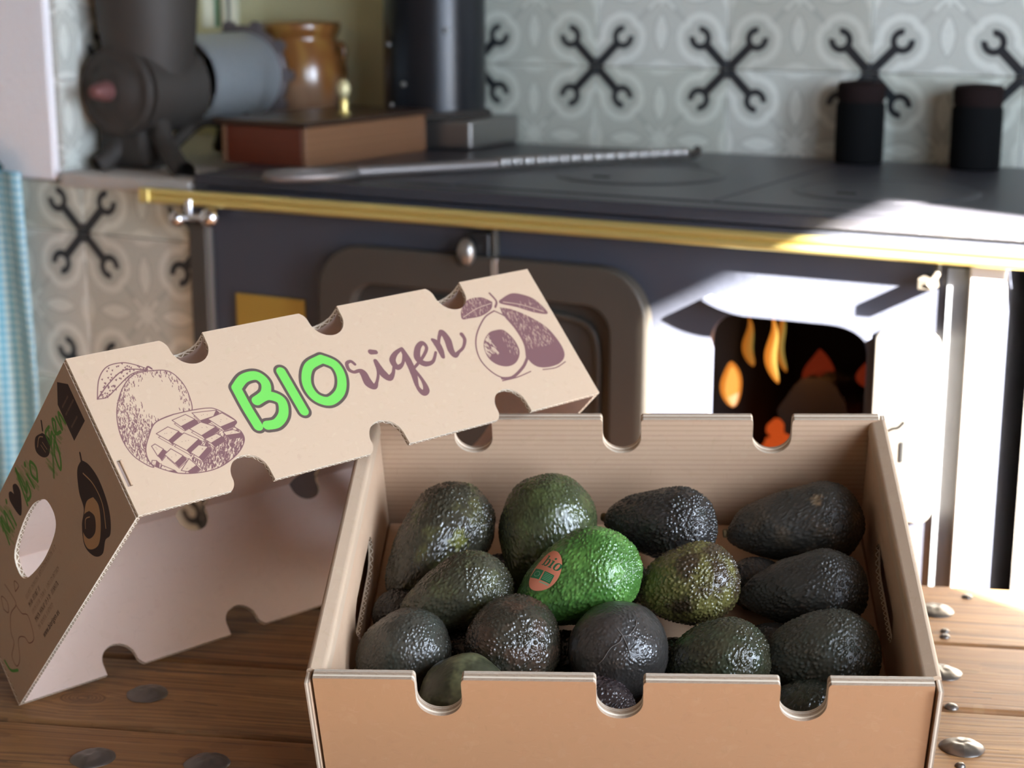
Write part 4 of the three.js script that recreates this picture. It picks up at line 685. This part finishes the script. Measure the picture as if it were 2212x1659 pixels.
const list = [
  [{ c: [-0.128, -0.055, -0.222], neck: [-0.042, -0.02, 0.06], r: 0.0325, d: 0.075, bump: 0.0011, base: DARK, patch: 0x6a6a34, share: 0.1, patchDir: [0.08, -0.32, 0.011] }, 'long black avocado with an olive blotch in the back left corner'],
  [{ c: [-0.054, -0.05, -0.222], neck: [-0.019, -0.035, 0.053], r: 0.036, d: 0.062, bump: 0.0007, base: 0x3e442a, patch: 0x48502e, share: 0.4 }, 'large dull green avocado at the back, behind the stickered one'],
  [{ c: [-0.017, -0.031, -0.141], neck: [-0.056, -0.025, 0.01], r: 0.032, d: 0.062, bump: 0.0010, base: 0x426a2d, patch: 0x56813a, share: 0.35, gloss: 0.3 }, 'bright green avocado with a salmon sticker on top of the others'],
  [{ c: [0.044, -0.05, -0.217], neck: [-0.058, -0.01, -0.022], r: 0.0277, d: 0.062, bump: 0.0012, base: BLK, patch: 0x2e302a, share: 0.3 }, 'black pebbly avocado at the back, right of the large dull green one'],
  [{ c: [0.152, -0.058, -0.232], neck: [-0.076, -0.012, 0.0], r: 0.0299, d: 0.074, bump: 0.0009, base: 0x302d27, patch: 0x6a5842, share: 0.3, gloss: 0.5, patchDir: [-0.22, 0.55, 0.007] }, 'dark shaded avocado in the back right corner'],
  [{ c: [0.056, -0.045, -0.147], neck: [-0.045, -0.015, -0.005], r: 0.0285, d: 0.046, bump: 0.0012, base: 0x3c3020, patch: 0x5f5a30, share: 0.62 }, 'yellow-brown mottled avocado just right of the stickered green one'],
  [{ c: [0.148, -0.055, -0.153], neck: [-0.061, -0.015, -0.009], r: 0.0277, d: 0.064, bump: 0.0009, base: 0x2e2c27, patch: 0x302f29, share: 0.3, gloss: 0.42 }, 'dark avocado in the middle of the right side, its tip catching the light'],
  [{ c: [-0.105, -0.045, -0.138], neck: [-0.054, -0.02, 0.012], r: 0.0275, d: 0.058, bump: 0.0009, base: 0x3d3c2d, patch: 0x474830, share: 0.35 }, 'grey-green avocado left of the stickered one, in the second row'],
  [{ c: [-0.145, -0.052, -0.082], neck: [-0.039, -0.015, 0.006], r: 0.0285, d: 0.040, bump: 0.0006, base: 0x3d3b33, patch: 0x3a3c34, share: 0.4, gloss: 0.3 }, 'smooth dark avocado in the front left corner'],
  [{ c: [-0.074, -0.05, -0.086], neck: [0.012, -0.006, -0.05], r: 0.0326, d: 0.040, bump: 0.0009, base: 0x363228, patch: 0x46362a, share: 0.4 }, 'brown-tinged wrinkled avocado below the stickered green one'],
  [{ c: [-0.002, -0.05, -0.082], neck: [-0.01, -0.03, -0.032], r: 0.0340, d: 0.046, bump: 0.0004, base: 0x34312e, patch: 0x38332f, share: 0.4, gloss: 0.3, scar: true }, 'smooth dark avocado with pale branching scar veins facing the viewer'],
  [{ c: [0.074, -0.057, -0.082], neck: [-0.045, -0.012, -0.001], r: 0.029, d: 0.046, bump: 0.0009, base: 0x393727, patch: 0x363b2a, share: 0.35 }, 'pebbly green-black avocado in the front row, right of the scarred one'],
  [{ c: [0.145, -0.055, -0.086], neck: [-0.049, -0.012, -0.001], r: 0.0312, d: 0.052, bump: 0.0010, base: 0x36342a, patch: 0x30332a, share: 0.35, gloss: 0.42 }, 'dark bumpy avocado in the front right corner'],
  [{ c: [-0.104, -0.056, -0.0395], neck: [0.2, -0.1, 0.05], r: 0.0305, d: 0.038, bump: 0.0002, base: 0x434531, patch: 0x6a6b4c, share: 0.4, gloss: 0.4 }, 'smooth olive-grey avocado filling the left notch of the front rim'],
  [{ c: [-0.016, -0.064, -0.034], neck: [-0.3, -0.05, 0.0], r: 0.0265, d: 0.036, bump: 0.0010, base: 0x3a2f2f, patch: 0x4c4140, share: 0.4 }, 'purplish avocado glimpsed through the middle notch of the front rim'],
  [{ c: [0.125, -0.066, -0.0355], neck: [-0.3, -0.08, 0.0], r: 0.0255, d: 0.036, bump: 0.0009, base: 0x23261c, patch: 0x2e3226, share: 0.4 }, 'dark avocado glimpsed through the right notch of the front rim'],
  [{ c: [0.058, -0.060, -0.036], neck: [0.2, -0.03, 0.0], r: 0.024, d: 0.03, bump: 0.0006, base: 0x3a3028, patch: 0x493c30, share: 0.4 }, 'brown avocado barely showing over the front rim between two notches'],
];
list.forEach(([o, label], i) => {
  const g = avocado(i, o, label);
  if (i === 2) {
    // salmon paper sticker wrapped on the skin
    const [c, x] = canvasOf(256, 352); x.fillStyle = '#e08a6c'; x.fillRect(0, 0, 256, 352);
    x.fillStyle = '#1f6b45'; x.font = 'italic bold 112px serif'; x.fillText('bio', 52, 140); x.fillStyle = '#1f7a4c'; x.fillRect(20, 176, 92, 76); x.fillRect(124, 176, 92, 76);
    x.strokeStyle = '#8fc7a0'; x.lineWidth = 3; for (let k = 0; k < 5; k++) { x.beginPath(); x.moveTo(134, 188 + k * 12); x.lineTo(206, 188 + k * 12); x.stroke(); } x.fillStyle = '#d8ead6'; for (let k = 0; k < 12; k++) { const a = k / 12 * 6.283; x.fillRect(66 + Math.cos(a) * 26 - 2, 214 + Math.sin(a) * 20 - 2, 5, 5); }
    x.fillStyle = '#8fb58f'; x.fillRect(126, 262, 84, 10);
    // built towards the viewer: from the skin point that faces the lens, offset along the neck
    const inv = g.matrixWorld.copy(new THREE.Matrix4().compose(g.position, g.quaternion, V(1, 1, 1))).clone().invert();
    const eye = camera.position.clone().applyMatrix4(inv).normalize(), yax = V(1, 0, 0).cross(eye).normalize(), zax = yax.clone().cross(V(1, 0, 0)).normalize().negate();
    const rings = 10, segs = 40, pp = [], uu = [], ii = [], X0 = 0.0290, A0 = 0.057, hw = 0.0128, hh = 0.0158, rot = -0.95;
    const surf = (px, ang) => { const s = px / o.d, rad = (o.r * Math.pow(1 - s * s, 0.42)) * (1 - 0.30 * s * s * Math.min(1, o.d / o.r - 0.6)) + 0.0017; const e = zax.clone().negate().multiplyScalar(Math.cos(ang)).addScaledVector(yax, Math.sin(ang)); const q = V(px, 0, 0).addScaledVector(e, rad), s0 = i * 13.7, k = 1 + 0.035 * noise3(q.x * 28 + s0, q.y * 28, q.z * 28); return q.multiplyScalar(k); };
    const sgn = eye.dot(zax) > 0 ? Math.PI : 0;
    for (let q = 0; q <= rings; q++) for (let s = 0; s <= segs; s++) { const t = q / rings, a = s / segs * 2 * Math.PI, ex = Math.cos(a) * t, ey = Math.sin(a) * t, lx = ex * hw * Math.cos(rot) - ey * hh * Math.sin(rot), ly = ex * hw * Math.sin(rot) + ey * hh * Math.cos(rot); pp.push(...surf(X0 - lx, sgn + A0 * 10 + ly / o.r).toArray()); uu.push(0.5 + ex * 0.48, 0.5 + ey * 0.48); }
    for (let q = 0; q < rings; q++) for (let s = 0; s < segs; s++) { const a = q * (segs + 1) + s, b = a + segs + 1; ii.push(a, b, a + 1, b, b + 1, a + 1); }
    const sg = new THREE.BufferGeometry(); sg.setAttribute('position', new THREE.Float32BufferAttribute(pp, 3)); sg.setAttribute('uv', new THREE.Float32BufferAttribute(uu, 2)); sg.setIndex(ii); sg.computeVertexNormals();
    const st = mesh('sticker', sg, std({ map: texture(c), roughness: 0.45, side: THREE.DoubleSide }), g); st.userData.label = 'salmon oval sticker with green print';
  }
});

{
  // a second layer underneath, glimpsed in the gaps
  const low = [[-0.09, -0.19, 1.0, 'between the long olive-blotched one and the grey-green one'], [-0.163, -0.15, 0.4, 'against the left wall, left of the grey-green one'], [-0.11, -0.107, 2.0, 'between the grey-green one and the front left corner one'], [-0.04, -0.107, 0.2, 'between the brown-tinged one and the stickered green one'],
    [0.036, -0.10, 1.1, 'between the scarred one and the yellow-brown one'], [0.0, -0.19, 2.4, 'behind the stickered green one'], [0.098, -0.188, 0.9, 'between the yellow-brown one and the back right corner one'], [0.11, -0.115, 2.7, 'between the two dark ones stacked along the right wall'], [-0.036, -0.05, 0.7, 'between the brown-tinged one and the scarred one'], [0.036, -0.052, 2.1, 'just right of the scarred one, behind the front rim']];
  let first;
  for (const [x, z, a, where] of low) {
    const label = 'dark avocado deep in the gap ' + where;
    let k = first;
    if (!first) k = first = avocado(40, { c: [x, -0.0815, z], neck: [1, 0, 0.3], r: 0.0195, d: 0.028, bump: 0.0008, base: BLK }, label);
    else { k = first.clone(); k.name = numbered('avocado'); scene.add(k); k.userData = { ...first.userData, label }; k.position.copy(boxPoint(x, -0.0815, z)); k.rotateY(a); }
  }
}

renderer.render(scene, camera);
